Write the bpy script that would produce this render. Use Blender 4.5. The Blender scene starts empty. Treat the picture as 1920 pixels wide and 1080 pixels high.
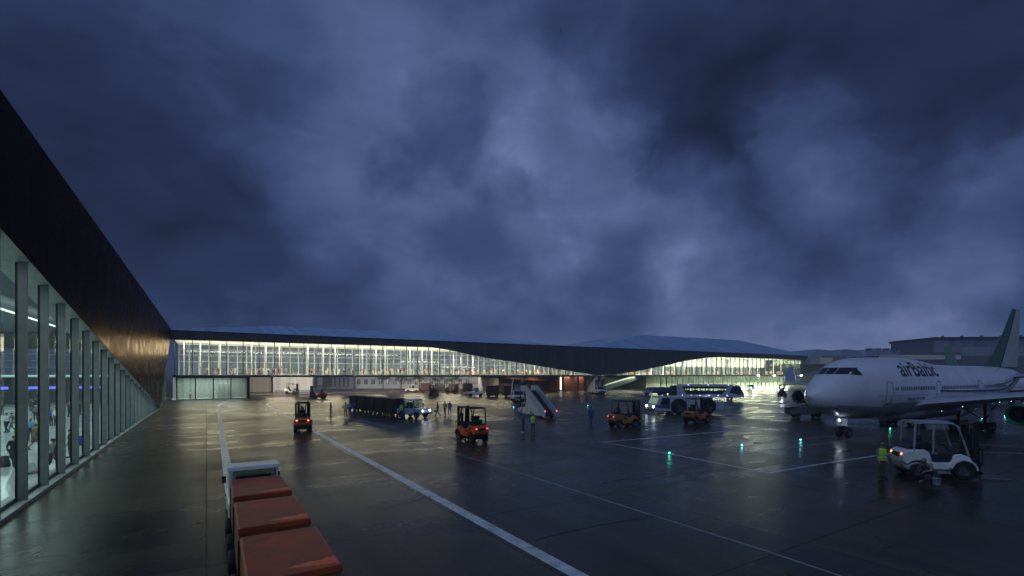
import bpy, bmesh, math, random
import numpy as np
from mathutils import Vector, Matrix, Euler
R = math.radians
random.seed(7)
SC = bpy.context.scene
COL = SC.collection
FPX, CX, HY, CH = 907.0, 960.0, 703.0, 5.0

def G(px, py, z=0.0):
    """ground point seen at a pixel of the 1920x1080 photograph"""
    Y = (CH - z) * FPX / (py - HY)
    return Vector(((px - CX) / FPX * Y, Y, z))

# ------------------------------------------------------------------ materials
MATS = {}
def nd(nt, t, **kw):
    n = nt.nodes.new(t)
    for k, v in kw.items():
        if k.startswith('i_'):
            n.inputs[k[2:].replace('_', ' ')].default_value = v
        else:
            setattr(n, k, v)
    return n
def rgba(c): return (c[0], c[1], c[2], 1.0)

def pmat(name, col, rough=.5, metal=0.0, var=.18, scale=3.0, rvar=.12, bump=0.0, bscale=30.0,
         seam=None, emit=None, estr=0.0, coat=0.0, spec=.5, stretch=(1, 1, 1), stint=None):
    if name in MATS: return MATS[name]
    m = bpy.data.materials.new(name); m.use_nodes = True
    nt = m.node_tree; L = nt.links
    b = nt.nodes['Principled BSDF']
    tc = nd(nt, 'ShaderNodeTexCoord')
    mp = nd(nt, 'ShaderNodeMapping'); mp.inputs['Scale'].default_value = stretch
    L.new(tc.outputs['Object'], mp.inputs['Vector'])
    nz = nd(nt, 'ShaderNodeTexNoise'); nz.inputs['Scale'].default_value = scale; nz.inputs['Detail'].default_value = 6
    L.new(mp.outputs[0], nz.inputs['Vector'])
    mr = nd(nt, 'ShaderNodeMapRange'); mr.inputs['From Min'].default_value = .3; mr.inputs['From Max'].default_value = .7
    mr.inputs['To Min'].default_value = 1 - var; mr.inputs['To Max'].default_value = 1 + var
    L.new(nz.outputs['Fac'], mr.inputs['Value'])
    mul = nd(nt, 'ShaderNodeVectorMath', operation='SCALE'); mul.inputs[0].default_value = col
    L.new(mr.outputs[0], mul.inputs['Scale'])
    out = mul.outputs[0]
    hgt = None
    if seam:
        ax, sp, wd, dk = seam
        sx = nd(nt, 'ShaderNodeSeparateXYZ'); L.new(tc.outputs['Object'], sx.inputs[0])
        d1 = nd(nt, 'ShaderNodeMath', operation='DIVIDE'); L.new(sx.outputs[ax], d1.inputs[0]); d1.inputs[1].default_value = sp
        fr = nd(nt, 'ShaderNodeMath', operation='FRACT'); L.new(d1.outputs[0], fr.inputs[0])
        lt = nd(nt, 'ShaderNodeMath', operation='LESS_THAN'); L.new(fr.outputs[0], lt.inputs[0]); lt.inputs[1].default_value = wd
        fl = nd(nt, 'ShaderNodeMath', operation='FLOOR'); L.new(d1.outputs[0], fl.inputs[0])
        wn = nd(nt, 'ShaderNodeTexWhiteNoise', noise_dimensions='1D'); L.new(fl.outputs[0], wn.inputs['W'])
        m2 = nd(nt, 'ShaderNodeMapRange'); m2.inputs['To Min'].default_value = .82; m2.inputs['To Max'].default_value = 1.15
        L.new(wn.outputs['Value'], m2.inputs['Value'])
        ms = nd(nt, 'ShaderNodeVectorMath', operation='SCALE'); L.new(out, ms.inputs[0]); L.new(m2.outputs[0], ms.inputs['Scale'])
        mx = nd(nt, 'ShaderNodeMix', data_type='RGBA'); L.new(lt.outputs[0], mx.inputs['Factor'])
        L.new(ms.outputs[0], mx.inputs['A']); mx.inputs['B'].default_value = (col[0]*dk, col[1]*dk, col[2]*dk, 1)
        out = mx.outputs['Result']
        hgt = lt.outputs[0]
    L.new(out, b.inputs['Base Color'])
    rr = nd(nt, 'ShaderNodeMapRange'); rr.inputs['From Min'].default_value = .3; rr.inputs['From Max'].default_value = .7
    rr.inputs['To Min'].default_value = max(.02, rough - rvar); rr.inputs['To Max'].default_value = min(1, rough + rvar)
    L.new(nz.outputs['Fac'], rr.inputs['Value']); L.new(rr.outputs[0], b.inputs['Roughness'])
    b.inputs['Metallic'].default_value = metal
    b.inputs['Specular IOR Level'].default_value = spec
    b.inputs['Coat Weight'].default_value = coat
    if stint: b.inputs['Specular Tint'].default_value = rgba(stint)
    if bump or hgt:
        bp = nd(nt, 'ShaderNodeBump'); bp.inputs['Distance'].default_value = .02
        if bump:
            n2 = nd(nt, 'ShaderNodeTexNoise'); n2.inputs['Scale'].default_value = bscale; n2.inputs['Detail'].default_value = 4
            L.new(mp.outputs[0], n2.inputs['Vector']); L.new(n2.outputs['Fac'], bp.inputs['Height']); bp.inputs['Strength'].default_value = bump
        else:
            L.new(hgt, bp.inputs['Height']); bp.inputs['Strength'].default_value = .6; bp.invert = True
        L.new(bp.outputs[0], b.inputs['Normal'])
    if emit:
        b.inputs['Emission Color'].default_value = rgba(emit); b.inputs['Emission Strength'].default_value = estr
    MATS[name] = m
    return m

def emat(name, col, s):
    if name in MATS: return MATS[name]
    m = bpy.data.materials.new(name); m.use_nodes = True
    b = m.node_tree.nodes['Principled BSDF']
    b.inputs['Base Color'].default_value = (.8, .8, .8, 1); b.inputs['Roughness'].default_value = .4
    b.inputs['Emission Color'].default_value = rgba(col); b.inputs['Emission Strength'].default_value = s
    MATS[name] = m; return m

def gmat(name, tint, refl=1.0, rough=.02):
    """thin window glass: clear tinted pane with a fresnel reflection"""
    if name in MATS: return MATS[name]
    m = bpy.data.materials.new(name); m.use_nodes = True
    nt = m.node_tree; L = nt.links; nt.nodes.remove(nt.nodes['Principled BSDF'])
    o = nt.nodes['Material Output']
    t = nd(nt, 'ShaderNodeBsdfTransparent'); t.inputs['Color'].default_value = rgba(tint)
    g = nd(nt, 'ShaderNodeBsdfGlossy'); g.inputs['Roughness'].default_value = rough
    # Schlick reflectance that is the same from both sides of the pane
    gm = nd(nt, 'ShaderNodeNewGeometry'); dp = nd(nt, 'ShaderNodeVectorMath', operation='DOT_PRODUCT')
    L.new(gm.outputs['Incoming'], dp.inputs[0]); L.new(gm.outputs['Normal'], dp.inputs[1])
    def mt(op, x, y):
        n = nd(nt, 'ShaderNodeMath', operation=op)
        for i, q in enumerate((x, y)):
            if isinstance(q, (int, float)): n.inputs[i].default_value = q
            else: L.new(q, n.inputs[i])
        return n.outputs[0]
    k = mt('SUBTRACT', 1.0, mt('ABSOLUTE', dp.outputs['Value'], 0.0))
    ge = nd(nt, 'ShaderNodeMath', operation='MULTIPLY'); L.new(mt('ADD', mt('MULTIPLY', mt('POWER', k, 5.0), .92), .05), ge.inputs[0]); ge.inputs[1].default_value = refl
    mx = nd(nt, 'ShaderNodeMixShader'); L.new(ge.outputs[0], mx.inputs[0]); L.new(t.outputs[0], mx.inputs[1]); L.new(g.outputs[0], mx.inputs[2])
    L.new(mx.outputs[0], o.inputs['Surface'])
    MATS[name] = m; return m

# ------------------------------------------------------------------ mesh helpers
class MB:
    def __init__(s): s.v = []; s.f = []; s.m = []
    def add(s, vs, fs, m=0):
        b = len(s.v); s.v += [tuple(p) for p in vs]
        for f in fs: s.f.append(tuple(i + b for i in f)); s.m.append(m)
        return s
    def box(s, c, d, m=0, rot=None):
        vs = [Vector((x*d[0]/2, y*d[1]/2, z*d[2]/2)) for x in (-1, 1) for y in (-1, 1) for z in (-1, 1)]
        if rot is not None:
            M = Euler(rot).to_matrix(); vs = [M @ v for v in vs]
        vs = [v + Vector(c) for v in vs]
        return s.add(vs, [(0,1,3,2),(4,6,7,5),(0,4,5,1),(2,3,7,6),(0,2,6,4),(1,5,7,3)], m)
    def bx(s, x0, x1, y0, y1, z0, z1, m=0):
        return s.box(((x0+x1)/2, (y0+y1)/2, (z0+z1)/2), (abs(x1-x0), abs(y1-y0), abs(z1-z0)), m)
    def prism(s, pts, a, b, axis='y', m=0):
        n = len(pts)
        def P(p, t): return (p[0], t, p[1]) if axis == 'y' else ((t, p[0], p[1]) if axis == 'x' else (p[0], p[1], t))
        vs = [P(p, a) for p in pts] + [P(p, b) for p in pts]
        fs = [tuple(range(n)), tuple(range(2*n-1, n-1, -1))] + [(i, (i+1) % n, n+(i+1) % n, n+i) for i in range(n)]
        return s.add(vs, fs, m)
    def cyl(s, p0, p1, r0, r1=None, seg=12, m=0):
        return s.tube([p0, p1], [r0, r0 if r1 is None else r1], seg, m)
    def tube(s, pts, rs, seg=8, m=0, sq=(1, 1)):
        pts = [Vector(p) for p in pts]
        if not hasattr(rs, '__len__'): rs = [rs]*len(pts)
        vs = []; up0 = None
        for i, p in enumerate(pts):
            d = (pts[min(i+1, len(pts)-1)] - pts[max(i-1, 0)]).normalized()
            ref = Vector((0, 0, 1)) if abs(d.z) < .9 else Vector((0, 1, 0))
            a = d.cross(ref).normalized(); b = a.cross(d)
            for k in range(seg):
                t = 2*math.pi*k/seg
                vs.append(p + (a*math.cos(t)*sq[0] + b*math.sin(t)*sq[1])*rs[i])
        fs = []
        for i in range(len(pts)-1):
            for k in range(seg):
                fs.append((i*seg+k, i*seg+(k+1) % seg, (i+1)*seg+(k+1) % seg, (i+1)*seg+k))
        fs.append(tuple(range(seg))[::-1]); fs.append(tuple((len(pts)-1)*seg+k for k in range(seg)))
        return s.add(vs, fs, m)
    def sph(s, c, r, seg=12, rings=8, m=0, zmin=-1.0):
        if not hasattr(r, '__len__'): r = (r, r, r)
        vs = []; fs = []
        th0 = -math.pi/2 if zmin <= -1 else math.asin(zmin)
        for i in range(rings+1):
            ph = th0 + (math.pi/2 - th0)*i/rings
            for k in range(seg):
                t = 2*math.pi*k/seg
                vs.append((c[0]+r[0]*math.cos(ph)*math.cos(t), c[1]+r[1]*math.cos(ph)*math.sin(t), c[2]+r[2]*math.sin(ph)))
        for i in range(rings):
            for k in range(seg): fs.append((i*seg+k, i*seg+(k+1) % seg, (i+1)*seg+(k+1) % seg, (i+1)*seg+k))
        return s.add(vs, fs, m)
    def lathe(s, prof, axis='y', seg=24, c=(0, 0, 0), m=0):
        """prof: (radius, t) along axis"""
        vs = []; fs = []; n = len(prof)
        for k in range(seg):
            a = 2*math.pi*k/seg
            for r, t in prof:
                u, w = r*math.cos(a), r*math.sin(a)
                q = (u, t, w) if axis == 'y' else ((t, u, w) if axis == 'x' else (u, w, t))
                vs.append((q[0]+c[0], q[1]+c[1], q[2]+c[2]))
        for k in range(seg):
            for i in range(n-1): fs.append((k*n+i, k*n+i+1, ((k+1) % seg)*n+i+1, ((k+1) % seg)*n+i))
        return s.add(vs, fs, m)
    def loft(s, rings, m=0, cap=True, mfun=None):
        n = len(rings[0]); b = len(s.v)
        for r in rings: s.v += [tuple(p) for p in r]
        for i in range(len(rings)-1):
            for k in range(n):
                f = (b+i*n+k, b+i*n+(k+1) % n, b+(i+1)*n+(k+1) % n, b+(i+1)*n+k)
                s.f.append(f); s.m.append(mfun(sum((Vector(s.v[q]) for q in f), Vector())/4) if mfun else m)
        if cap:
            s.f.append(tuple(b+k for k in range(n))[::-1]); s.m.append(m)
            s.f.append(tuple(b+(len(rings)-1)*n+k for k in range(n))); s.m.append(m)
        return s
    def mesh(s, name, mats, smooth=False):
        me = bpy.data.meshes.new(name); me.from_pydata(s.v, [], s.f)
        for mt in (mats if isinstance(mats, (list, tuple)) else [mats]): me.materials.append(mt)
        me.polygons.foreach_set('material_index', s.m)
        bm = bmesh.new(); bm.from_mesh(me); bmesh.ops.remove_doubles(bm, verts=bm.verts, dist=1e-5)
        bmesh.ops.recalc_face_normals(bm, faces=bm.faces); bm.to_mesh(me); bm.free()
        if smooth:
            for p in me.polygons: p.use_smooth = True
            me.set_sharp_from_angle(angle=R(38))
        return me
    def build(s, name, mats, parent=None, smooth=False, bevel=0.0, seg=2):
        o = bpy.data.objects.new(name, s.mesh(name, mats, smooth or bevel > 0)); COL.objects.link(o)
        if parent is not None: o.parent = parent
        if bevel:
            md = o.modifiers.new('bevel', 'BEVEL'); md.width = bevel; md.segments = seg; md.limit_method = 'ANGLE'; md.angle_limit = R(35)
        return o

def tag(o, label, cat, group=None, kind=None):
    if label: o['label'] = label
    if cat: o['category'] = cat
    if group: o['group'] = group
    if kind: o['kind'] = kind
    return o
def thing(name, label, cat, loc=(0, 0, 0), rz=0.0, group=None):
    o = bpy.data.objects.new(name, None); COL.objects.link(o)
    o.location = loc; o.rotation_euler = (0, 0, rz); o.empty_display_size = .3
    return tag(o, label, cat, group)
def kids(o): return list(o.children)
def copy_tree(o, parent=None):
    c = o.copy(); COL.objects.link(c)
    if parent is not None: c.parent = parent
    for ch in kids(o): copy_tree(ch, c)
    return c
def dup(o, loc, rz, label, group=None, sub=None):
    c = copy_tree(o); c.location = loc; c.rotation_euler = (0, 0, rz); c['label'] = label
    if group: c['group'] = group
    if sub:
        for ch in c.children_recursive:
            for sl in ch.material_slots:
                if sl.material and sl.material.name in sub:
                    mt = MATS[sub[sl.material.name]]
                    sl.link = 'OBJECT'; sl.material = mt
    return c
def area(name, loc, rot, sx, sy, power, col, parent=None, spread=180):
    l = bpy.data.lights.new(name, 'AREA'); l.shape = 'RECTANGLE'; l.size = sx; l.size_y = sy; l.energy = power; l.color = col
    l.spread = R(spread)
    o = bpy.data.objects.new(name, l); COL.objects.link(o); o.location = loc; o.rotation_euler = rot
    if parent is not None: o.parent = parent
    return o
def point(name, loc, power, col, r=.1, parent=None):
    l = bpy.data.lights.new(name, 'POINT'); l.energy = power; l.color = col; l.shadow_soft_size = r
    o = bpy.data.objects.new(name, l); COL.objects.link(o); o.location = loc
    if parent is not None: o.parent = parent
    return o
def spot(name, loc, direction, power, col, angle=60, parent=None, r=.08):
    l = bpy.data.lights.new(name, 'SPOT'); l.energy = power; l.color = col; l.spot_size = R(angle); l.spot_blend = .6; l.shadow_soft_size = r
    o = bpy.data.objects.new(name, l); COL.objects.link(o); o.location = loc
    o.rotation_euler = Vector(direction).to_track_quat('-Z', 'Y').to_euler()
    if parent is not None: o.parent = parent
    return o

# ------------------------------------------------------------------ camera, world, dusk light
cam = bpy.data.cameras.new('camera'); co = bpy.data.objects.new('camera', cam); COL.objects.link(co)
cam.sensor_width = 36; cam.lens = 36*FPX/1920; cam.shift_y = (HY-540)/1920.0
cam.clip_start = .1; cam.clip_end = 6000
co.location = (0, 0, CH); co.rotation_euler = (R(90), 0, 0)
SC.camera = co
SC.view_settings.view_transform = 'Standard'; SC.view_settings.look = 'None'
SC.view_settings.exposure = 0.28; SC.view_settings.gamma = 1
cy = SC.cycles
cy.use_denoising = True
cy.max_bounces = 6; cy.diffuse_bounces = 3; cy.glossy_bounces = 3; cy.transparent_max_bounces = 28
cy.sample_clamp_indirect = 3.0; cy.sample_clamp_direct = 0
cy.caustics_reflective = False; cy.caustics_refractive = False

W = bpy.data.worlds.new('World'); SC.world = W; W.use_nodes = True
def build_world():
    nt = W.node_tree; L = nt.links
    bg = nt.nodes['Background']
    tc = nd(nt, 'ShaderNodeTexCoord'); D = tc.outputs['Generated']
    sky = nd(nt, 'ShaderNodeTexSky', sky_type='NISHITA'); sky.sun_disc = False
    sky.sun_elevation = R(-2.5); sky.sun_rotation = R(20); sky.air_density = 1.2; sky.dust_density = .6; sky.ozone_density = 3
    def math_(op, a, b=None, clamp=False):
        n = nd(nt, 'ShaderNodeMath', operation=op); n.use_clamp = clamp
        for i, q in enumerate((a, b)):
            if q is None: continue
            if isinstance(q, (int, float)): n.inputs[i].default_value = q
            else: L.new(q, n.inputs[i])
        return n.outputs[0]
    # cloud deck: direction projected on a high horizontal layer
    sp = nd(nt, 'ShaderNodeSeparateXYZ'); L.new(D, sp.inputs[0])
    zz = math_('ADD', math_('MAXIMUM', sp.outputs['Z'], 0.0), .30)
    cb = nd(nt, 'ShaderNodeCombineXYZ')
    L.new(math_('DIVIDE', sp.outputs['X'], zz), cb.inputs[0]); L.new(math_('DIVIDE', sp.outputs['Y'], zz), cb.inputs[1])
    def noise(vec, sc, det, rough, dist, off):
        mp = nd(nt, 'ShaderNodeMapping'); mp.inputs['Location'].default_value = off; L.new(vec, mp.inputs[0])
        n = nd(nt, 'ShaderNodeTexNoise'); n.inputs['Scale'].default_value = sc; n.inputs['Detail'].default_value = det
        n.inputs['Roughness'].default_value = rough; n.inputs['Distortion'].default_value = dist
        L.new(mp.outputs[0], n.inputs['Vector']); return n
    nA = noise(cb.outputs[0], 1.25, 6, .50, .35, (3.1, 1.7, 0))
    dm = nd(nt, 'ShaderNodeMapping'); dm.inputs['Scale'].default_value = (1, 1, 1.7); L.new(D, dm.inputs[0])
    nB = noise(dm.outputs[0], 5.2, 8, .54, .35, (0.4, 5.2, 2))
    wp = noise(D, 2.4, 4, .5, 0, (1, 2, 3))
    def warp(vec, n, amp):
        wv = nd(nt, 'ShaderNodeVectorMath', operation='SUBTRACT'); L.new(n.outputs['Color'], wv.inputs[0]); wv.inputs[1].default_value = (.5, .5, .5)
        ws = nd(nt, 'ShaderNodeVectorMath', operation='SCALE'); L.new(wv.outputs[0], ws.inputs[0]); ws.inputs['Scale'].default_value = amp
        wd = nd(nt, 'ShaderNodeVectorMath', operation='ADD'); L.new(vec, wd.inputs[0]); L.new(ws.outputs[0], wd.inputs[1]); return wd.outputs[0]
    w2 = noise(D, 7.0, 6, .6, 0, (4, 1, 7))
    wd_ = warp(warp(D, wp, .42), w2, .17)
    wn = nd(nt, 'ShaderNodeVectorMath', operation='NORMALIZE'); L.new(wd_, wn.inputs[0])
    acc = math_('ADD', math_('MULTIPLY', math_('SUBTRACT', nA.outputs['Fac'], .5), SKY_NA), SKY_BASE)
    acc = math_('ADD', acc, math_('MULTIPLY', math_('SUBTRACT', nB.outputs['Fac'], .5), SKY_NB))
    for (px, py, rad, wgt) in SKY_BLOBS:
        c = Vector(((px-CX)/FPX, 1, (HY-py)/FPX)).normalized()
        dt = nd(nt, 'ShaderNodeVectorMath', operation='DOT_PRODUCT'); L.new(wn.outputs[0], dt.inputs[0]); dt.inputs[1].default_value = c
        mr = nd(nt, 'ShaderNodeMapRange', interpolation_type='SMOOTHSTEP')
        mr.inputs['From Min'].default_value = math.cos(R(rad)); mr.inputs['From Max'].default_value = 1.0
        mr.inputs['To Min'].default_value = 0; mr.inputs['To Max'].default_value = wgt
        L.new(dt.outputs['Value'], mr.inputs['Value'])
        acc = math_('ADD', acc, mr.outputs[0])
    rp = nd(nt, 'ShaderNodeValToRGB'); L.new(acc, rp.inputs[0])
    e = rp.color_ramp.elements
    for i, (p, c) in enumerate(SKY_RAMP):
        el = e[i] if i < 2 else e.new(p)
        el.position = p; el.color = rgba(c)
    mx = nd(nt, 'ShaderNodeMix', data_type='RGBA', blend_type='ADD'); mx.inputs['Factor'].default_value = .012
    L.new(rp.outputs[0], mx.inputs['A']); L.new(sky.outputs[0], mx.inputs['B'])
    L.new(mx.outputs['Result'], bg.inputs['Color']); bg.inputs['Strength'].default_value = 1.0
SKY_BASE, SKY_NA, SKY_NB = .495, .46, .56
SKY_BLOBS = [(470, 50, 18, .12), (650, 210, 16, .10), (620, 340, 10, .14), (860, 280, 14, .10), (1050, 370, 13, .22), (1000, 430, 12, .10), (1230, 440, 8, .04), (1310, 530, 8, .05),
             (1150, 230, 7, .10), (960, 130, 6, .06), (1525, 265, 5, .13), (1500, 330, 5, .13), (1470, 352, 4, .08), (1500, 195, 5, .07), (1740, 430, 7, .18), (1850, 410, 6, .16), (1620, 400, 6, .14), (1400, 650, 22, .34), (1750, 640, 20, .22), (900, 640, 20, .16), (430, 610, 14, .08),
             (60, 150, 34, -.22), (300, 400, 16, -.10), (500, 520, 13, -.08), (800, 310, 6, -.16), (900, 480, 7, -.18), (990, 460, 4, -.12), (1130, 540, 8, -.16), (1350, 350, 9, -.20), (1290, 200, 10, -.12),
             (1430, 520, 9, -.10), (1560, 480, 8, -.10), (1750, 180, 22, -.15), (1900, 60, 30, -.20), (1330, 40, 16, -.14), (1880, 520, 9, -.08)]
SKY_RAMP = [(0.0, (.009, .014, .036)), (.30, (.019, .032, .080)), (.55, (.037, .061, .146)), (.80, (.073, .110, .228)), (1.0, (.15, .19, .36))]
build_world()
sun = bpy.data.lights.new('dusk_sun', 'SUN'); sun.energy = .38; sun.angle = R(50); sun.color = (.52, .68, 1.0)  # cool fill from behind the camera, added to lighten the objects
so = bpy.data.objects.new('dusk_sun', sun); COL.objects.link(so); so.rotation_euler = (R(42), R(-6), R(-10))

# ------------------------------------------------------------------ shared materials
M_white = pmat('white_paint', (.80, .80, .79), .35, var=.10, scale=2.0, coat=.3)
M_dark = pmat('dark_steel', (.025, .026, .028), .45, .3)
M_black = pmat('black_rubber', (.014, .014, .015), .75, bump=.2, bscale=60)
M_rim = pmat('rim_grey', (.16, .16, .17), .4, .7)
M_frame = pmat('frame_dark', (.03, .033, .035), .4, .5)
M_orange = pmat('orange_paint', (.75, .125, .028), .35, var=.2, scale=2.2, coat=.3)
M_red = pmat('red_paint', (.5, .05, .03), .35, var=.2, coat=.3)
M_ochre = pmat('ochre_paint', (.42, .15, .04), .4, var=.2, coat=.2)
M_grey = pmat('grey_metal', (.30, .31, .33), .38, .6)
M_glassd = pmat('dark_glass', (.02, .03, .035), .06, 0, spec=.8, var=.05)
M_seat = pmat('black_vinyl', (.02, .02, .022), .5)
M_tail = emat('tail_light_red', (1, .07, .03), 2)
M_tailo = emat('tail_light_amber', (1, .22, .06), 3)
M_head = emat('headlight_white', (.72, .84, 1), 22)
M_blue_led = emat('blue_marker', (.25, .3, 1), 7)
# ------------------------------------------------------------------ apron
WA = math.atan2(.845, -.534)          # heading of the near wing and of the painted lane
def asphalt():
    m = bpy.data.materials.new('wet_asphalt'); m.use_nodes = True; MATS['wet_asphalt'] = m
    nt = m.node_tree; L = nt.links; b = nt.nodes['Principled BSDF']
    tc = nd(nt, 'ShaderNodeTexCoord')
    mp = nd(nt, 'ShaderNodeMapping'); mp.inputs['Rotation'].default_value = (0, 0, -WA); L.new(tc.outputs['Object'], mp.inputs[0])
    def noise(sc, det, ro, stretch=None, dist=0):
        v = mp.outputs[0]
        if stretch:
            q = nd(nt, 'ShaderNodeMapping'); q.inputs['Scale'].default_value = stretch; L.new(v, q.inputs[0]); v = q.outputs[0]
        n = nd(nt, 'ShaderNodeTexNoise'); n.inputs['Scale'].default_value = sc; n.inputs['Detail'].default_value = det
        n.inputs['Roughness'].default_value = ro; n.inputs['Distortion'].default_value = dist; L.new(v, n.inputs['Vector']); return n.outputs['Fac']
    def mr(v, a, b_, c, d):
        n = nd(nt, 'ShaderNodeMapRange'); L.new(v, n.inputs['Value'])
        for k, q in zip(('From Min', 'From Max', 'To Min', 'To Max'), (a, b_, c, d)): n.inputs[k].default_value = q
        return n.outputs[0]
    def mt(op, a, b_):
        n = nd(nt, 'ShaderNodeMath', operation=op)
        for i, q in enumerate((a, b_)):
            if isinstance(q, (int, float)): n.inputs[i].default_value = q
            else: L.new(q, n.inputs[i])
        return n.outputs[0]
    big = noise(.06, 5, .55); mid = noise(.5, 6, .6, (1, .35, 1), .4); fine = noise(14, 5, .7); wet = noise(.11, 6, .6, (.5, 1, 1), .5)
    trk = noise(.8, 5, .6, (.03, 1.6, 1), .1)
    # slab joints and worn cracks
    sx = nd(nt, 'ShaderNodeSeparateXYZ'); L.new(mp.outputs[0], sx.inputs[0])
    def joint(o, sp):
        d = mt('DIVIDE', sx.outputs[o], sp); f = mt('FRACT', d, 0); a = mt('ABSOLUTE', mt('SUBTRACT', f, .5), 0)
        return mt('LESS_THAN', mt('SUBTRACT', .5, a), .022/sp*1.3)
    jn = mt('MAXIMUM', joint('X', 7.5), joint('Y', 7.5))
    cell = nd(nt, 'ShaderNodeCombineXYZ')
    L.new(mt('FLOOR', mt('DIVIDE', sx.outputs['X'], 7.5), 0), cell.inputs[0]); L.new(mt('FLOOR', mt('DIVIDE', sx.outputs['Y'], 7.5), 0), cell.inputs[1])
    wns = nd(nt, 'ShaderNodeTexWhiteNoise', noise_dimensions='2D'); L.new(cell.outputs[0], wns.inputs['Vector'])
    slab = wns.outputs['Value']
    vo = nd(nt, 'ShaderNodeTexVoronoi', feature='DISTANCE_TO_EDGE'); vo.inputs['Scale'].default_value = .09
    wv = nd(nt, 'ShaderNodeTexNoise'); wv.inputs['Scale'].default_value = .6; wv.inputs['Detail'].default_value = 5; L.new(mp.outputs[0], wv.inputs['Vector'])
    ad = nd(nt, 'ShaderNodeMix', data_type='VECTOR'); ad.inputs['Factor'].default_value = .12
    va = nd(nt, 'ShaderNodeVectorMath', operation='MULTIPLY_ADD'); L.new(wv.outputs['Color'], va.inputs[0]); va.inputs[1].default_value = (3, 3, 0); L.new(mp.outputs[0], va.inputs[2])
    L.new(va.outputs[0], vo.inputs['Vector'])
    ck = mt('LESS_THAN', vo.outputs['Distance'], .0014)
    dark = mt('MAXIMUM', mt('MULTIPLY', jn, .5), mt('MULTIPLY', ck, .30))
    cr = nd(nt, 'ShaderNodeValToRGB'); L.new(mt('ADD', mt('MULTIPLY', big, .55), mt('MULTIPLY', mid, .45)), cr.inputs[0])
    e = cr.color_ramp.elements; e[0].position = .36; e[0].color = (.015, .013, .010, 1); e[1].position = .68; e[1].color = (.096, .076, .046, 1)
    f2 = nd(nt, 'ShaderNodeVectorMath', operation='SCALE'); L.new(cr.outputs[0], f2.inputs[0]); L.new(mt('MULTIPLY', mr(fine, .3, .7, .62, 1.38), mt('MULTIPLY', mr(trk, .35, .65, .70, 1.25), mr(slab, 0, 1, .72, 1.28))), f2.inputs['Scale'])
    dk = nd(nt, 'ShaderNodeMix', data_type='RGBA'); L.new(dark, dk.inputs['Factor']); L.new(f2.outputs[0], dk.inputs['A']); dk.inputs['B'].default_value = (.012, .012, .012, 1)
    L.new(dk.outputs['Result'], b.inputs['Base Color'])
    ro = mt('ADD', mr(wet, .35, .65, .235, .35), mt('MULTIPLY', mr(mid, .3, .7, -.06, .09), 1.0))
    L.new(mt('ADD', mt('ADD', ro, mr(slab, 0, 1, -.035, .035)), mt('MULTIPLY', dark, .3)), b.inputs['Roughness'])
    b.inputs['Specular IOR Level'].default_value = .17; b.inputs['Specular Tint'].default_value = (1, .92, .76, 1)
    bp = nd(nt, 'ShaderNodeBump'); bp.inputs['Strength'].default_value = .16; bp.inputs['Distance'].default_value = .02
    L.new(mt('ADD', fine, mt('MULTIPLY', mid, .45)), bp.inputs['Height']); L.new(bp.outputs[0], b.inputs['Normal'])
    return m
M_asph = asphalt()
g = MB().add([(-2500, -300, 0), (2500, -300, 0), (2500, 4000, 0), (-2500, 4000, 0)], [(0, 1, 2, 3)]).build('ground', M_asph); g['kind'] = 'structure'

M_line = pmat('worn_white_marking', (.56, .58, .59), .38, var=.4, scale=2.2, rvar=.15)
M_liney = pmat('worn_yellow_marking', (.40, .27, .05), .4, var=.4, scale=2.2)
M_linet = pmat('faint_grey_marking', (.33, .34, .35), .35, var=.5, scale=1.5)
M_lined = pmat('dark_joint_seal', (.012, .012, .013), .5, var=.3)
def stripe(pts, w, mat, z=.004):
    """a painted line along world points"""
    mb = MB(); pts = [Vector((p[0], p[1], 0)) for p in pts]; L_ = []; R_ = []
    for i, p in enumerate(pts):
        d = (pts[min(i+1, len(pts)-1)] - pts[max(i-1, 0)]).normalized(); n = Vector((-d.y, d.x, 0))
        k = 1.0
        if 0 < i < len(pts)-1:
            d0 = (p-pts[i-1]).normalized(); k = 1/max(.35, abs(d0.dot(d)))
        L_.append((p+n*w/2*k)[:2]+(z,)); R_.append((p-n*w/2*k)[:2]+(z,))
    n = len(pts)
    mb.add(L_+R_, [(i, i+1, n+i+1, n+i) for i in range(n-1)])
    o = mb.build('apron_marking', mat); o['kind'] = 'structure'; return o
def pxs(*p): return [G(*q) for q in p]
stripe(pxs((540, 748.6), (505, 750.5), (462, 752.2), (432, 753.6), (416, 756), (410.5, 760), (410, 766), (411.5, 780), (416, 811), (428, 890), (447, 1015)), .42, M_line)
stripe(pxs((560, 751), (525, 753), (506, 755.5), (500.5, 757.5), (502, 760), (520, 770)) + [Vector((-16, 40.5, 0)), Vector((1.75, 11.9, 0)), Vector((9, .2, 0))], .42, M_line)
stripe(pxs((1380, 798), (1316, 792), (1250, 786)), .10, M_linet)
stripe(pxs((1330, 795), (1391, 806), (1130, 829), (1255, 851), (1441, 887), (1545, 869), (1640, 855), (1720, 842)), .20, M_line)
stripe(pxs((1500, 816), (1296, 835), (1345, 842), (1400, 848.5), (1478, 840), (1600, 824.5)), .13, M_linet, .007)
stripe(pxs((1282, 849), (1345, 841), (1450, 829.5), (1560, 818), (1720, 804)), .16, M_liney, .010)
stripe(pxs((1362, 780), (1430, 792), (1510, 811)), .12, M_lined, .007)
stripe(pxs((1700, 829), (1790, 831.5), (1930, 838)), .10, M_line, .007)
stripe(pxs((1740, 843), (1850, 848), (1930, 851)), .12, M_line, .007)
stripe(pxs((640, 780), (742, 803)), .16, M_linet, .007)
stripe(pxs((790, 828), (880, 858), (1000, 895), (1210, 962), (1430, 1031), (1620, 1095)), .07, M_linet)
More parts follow.
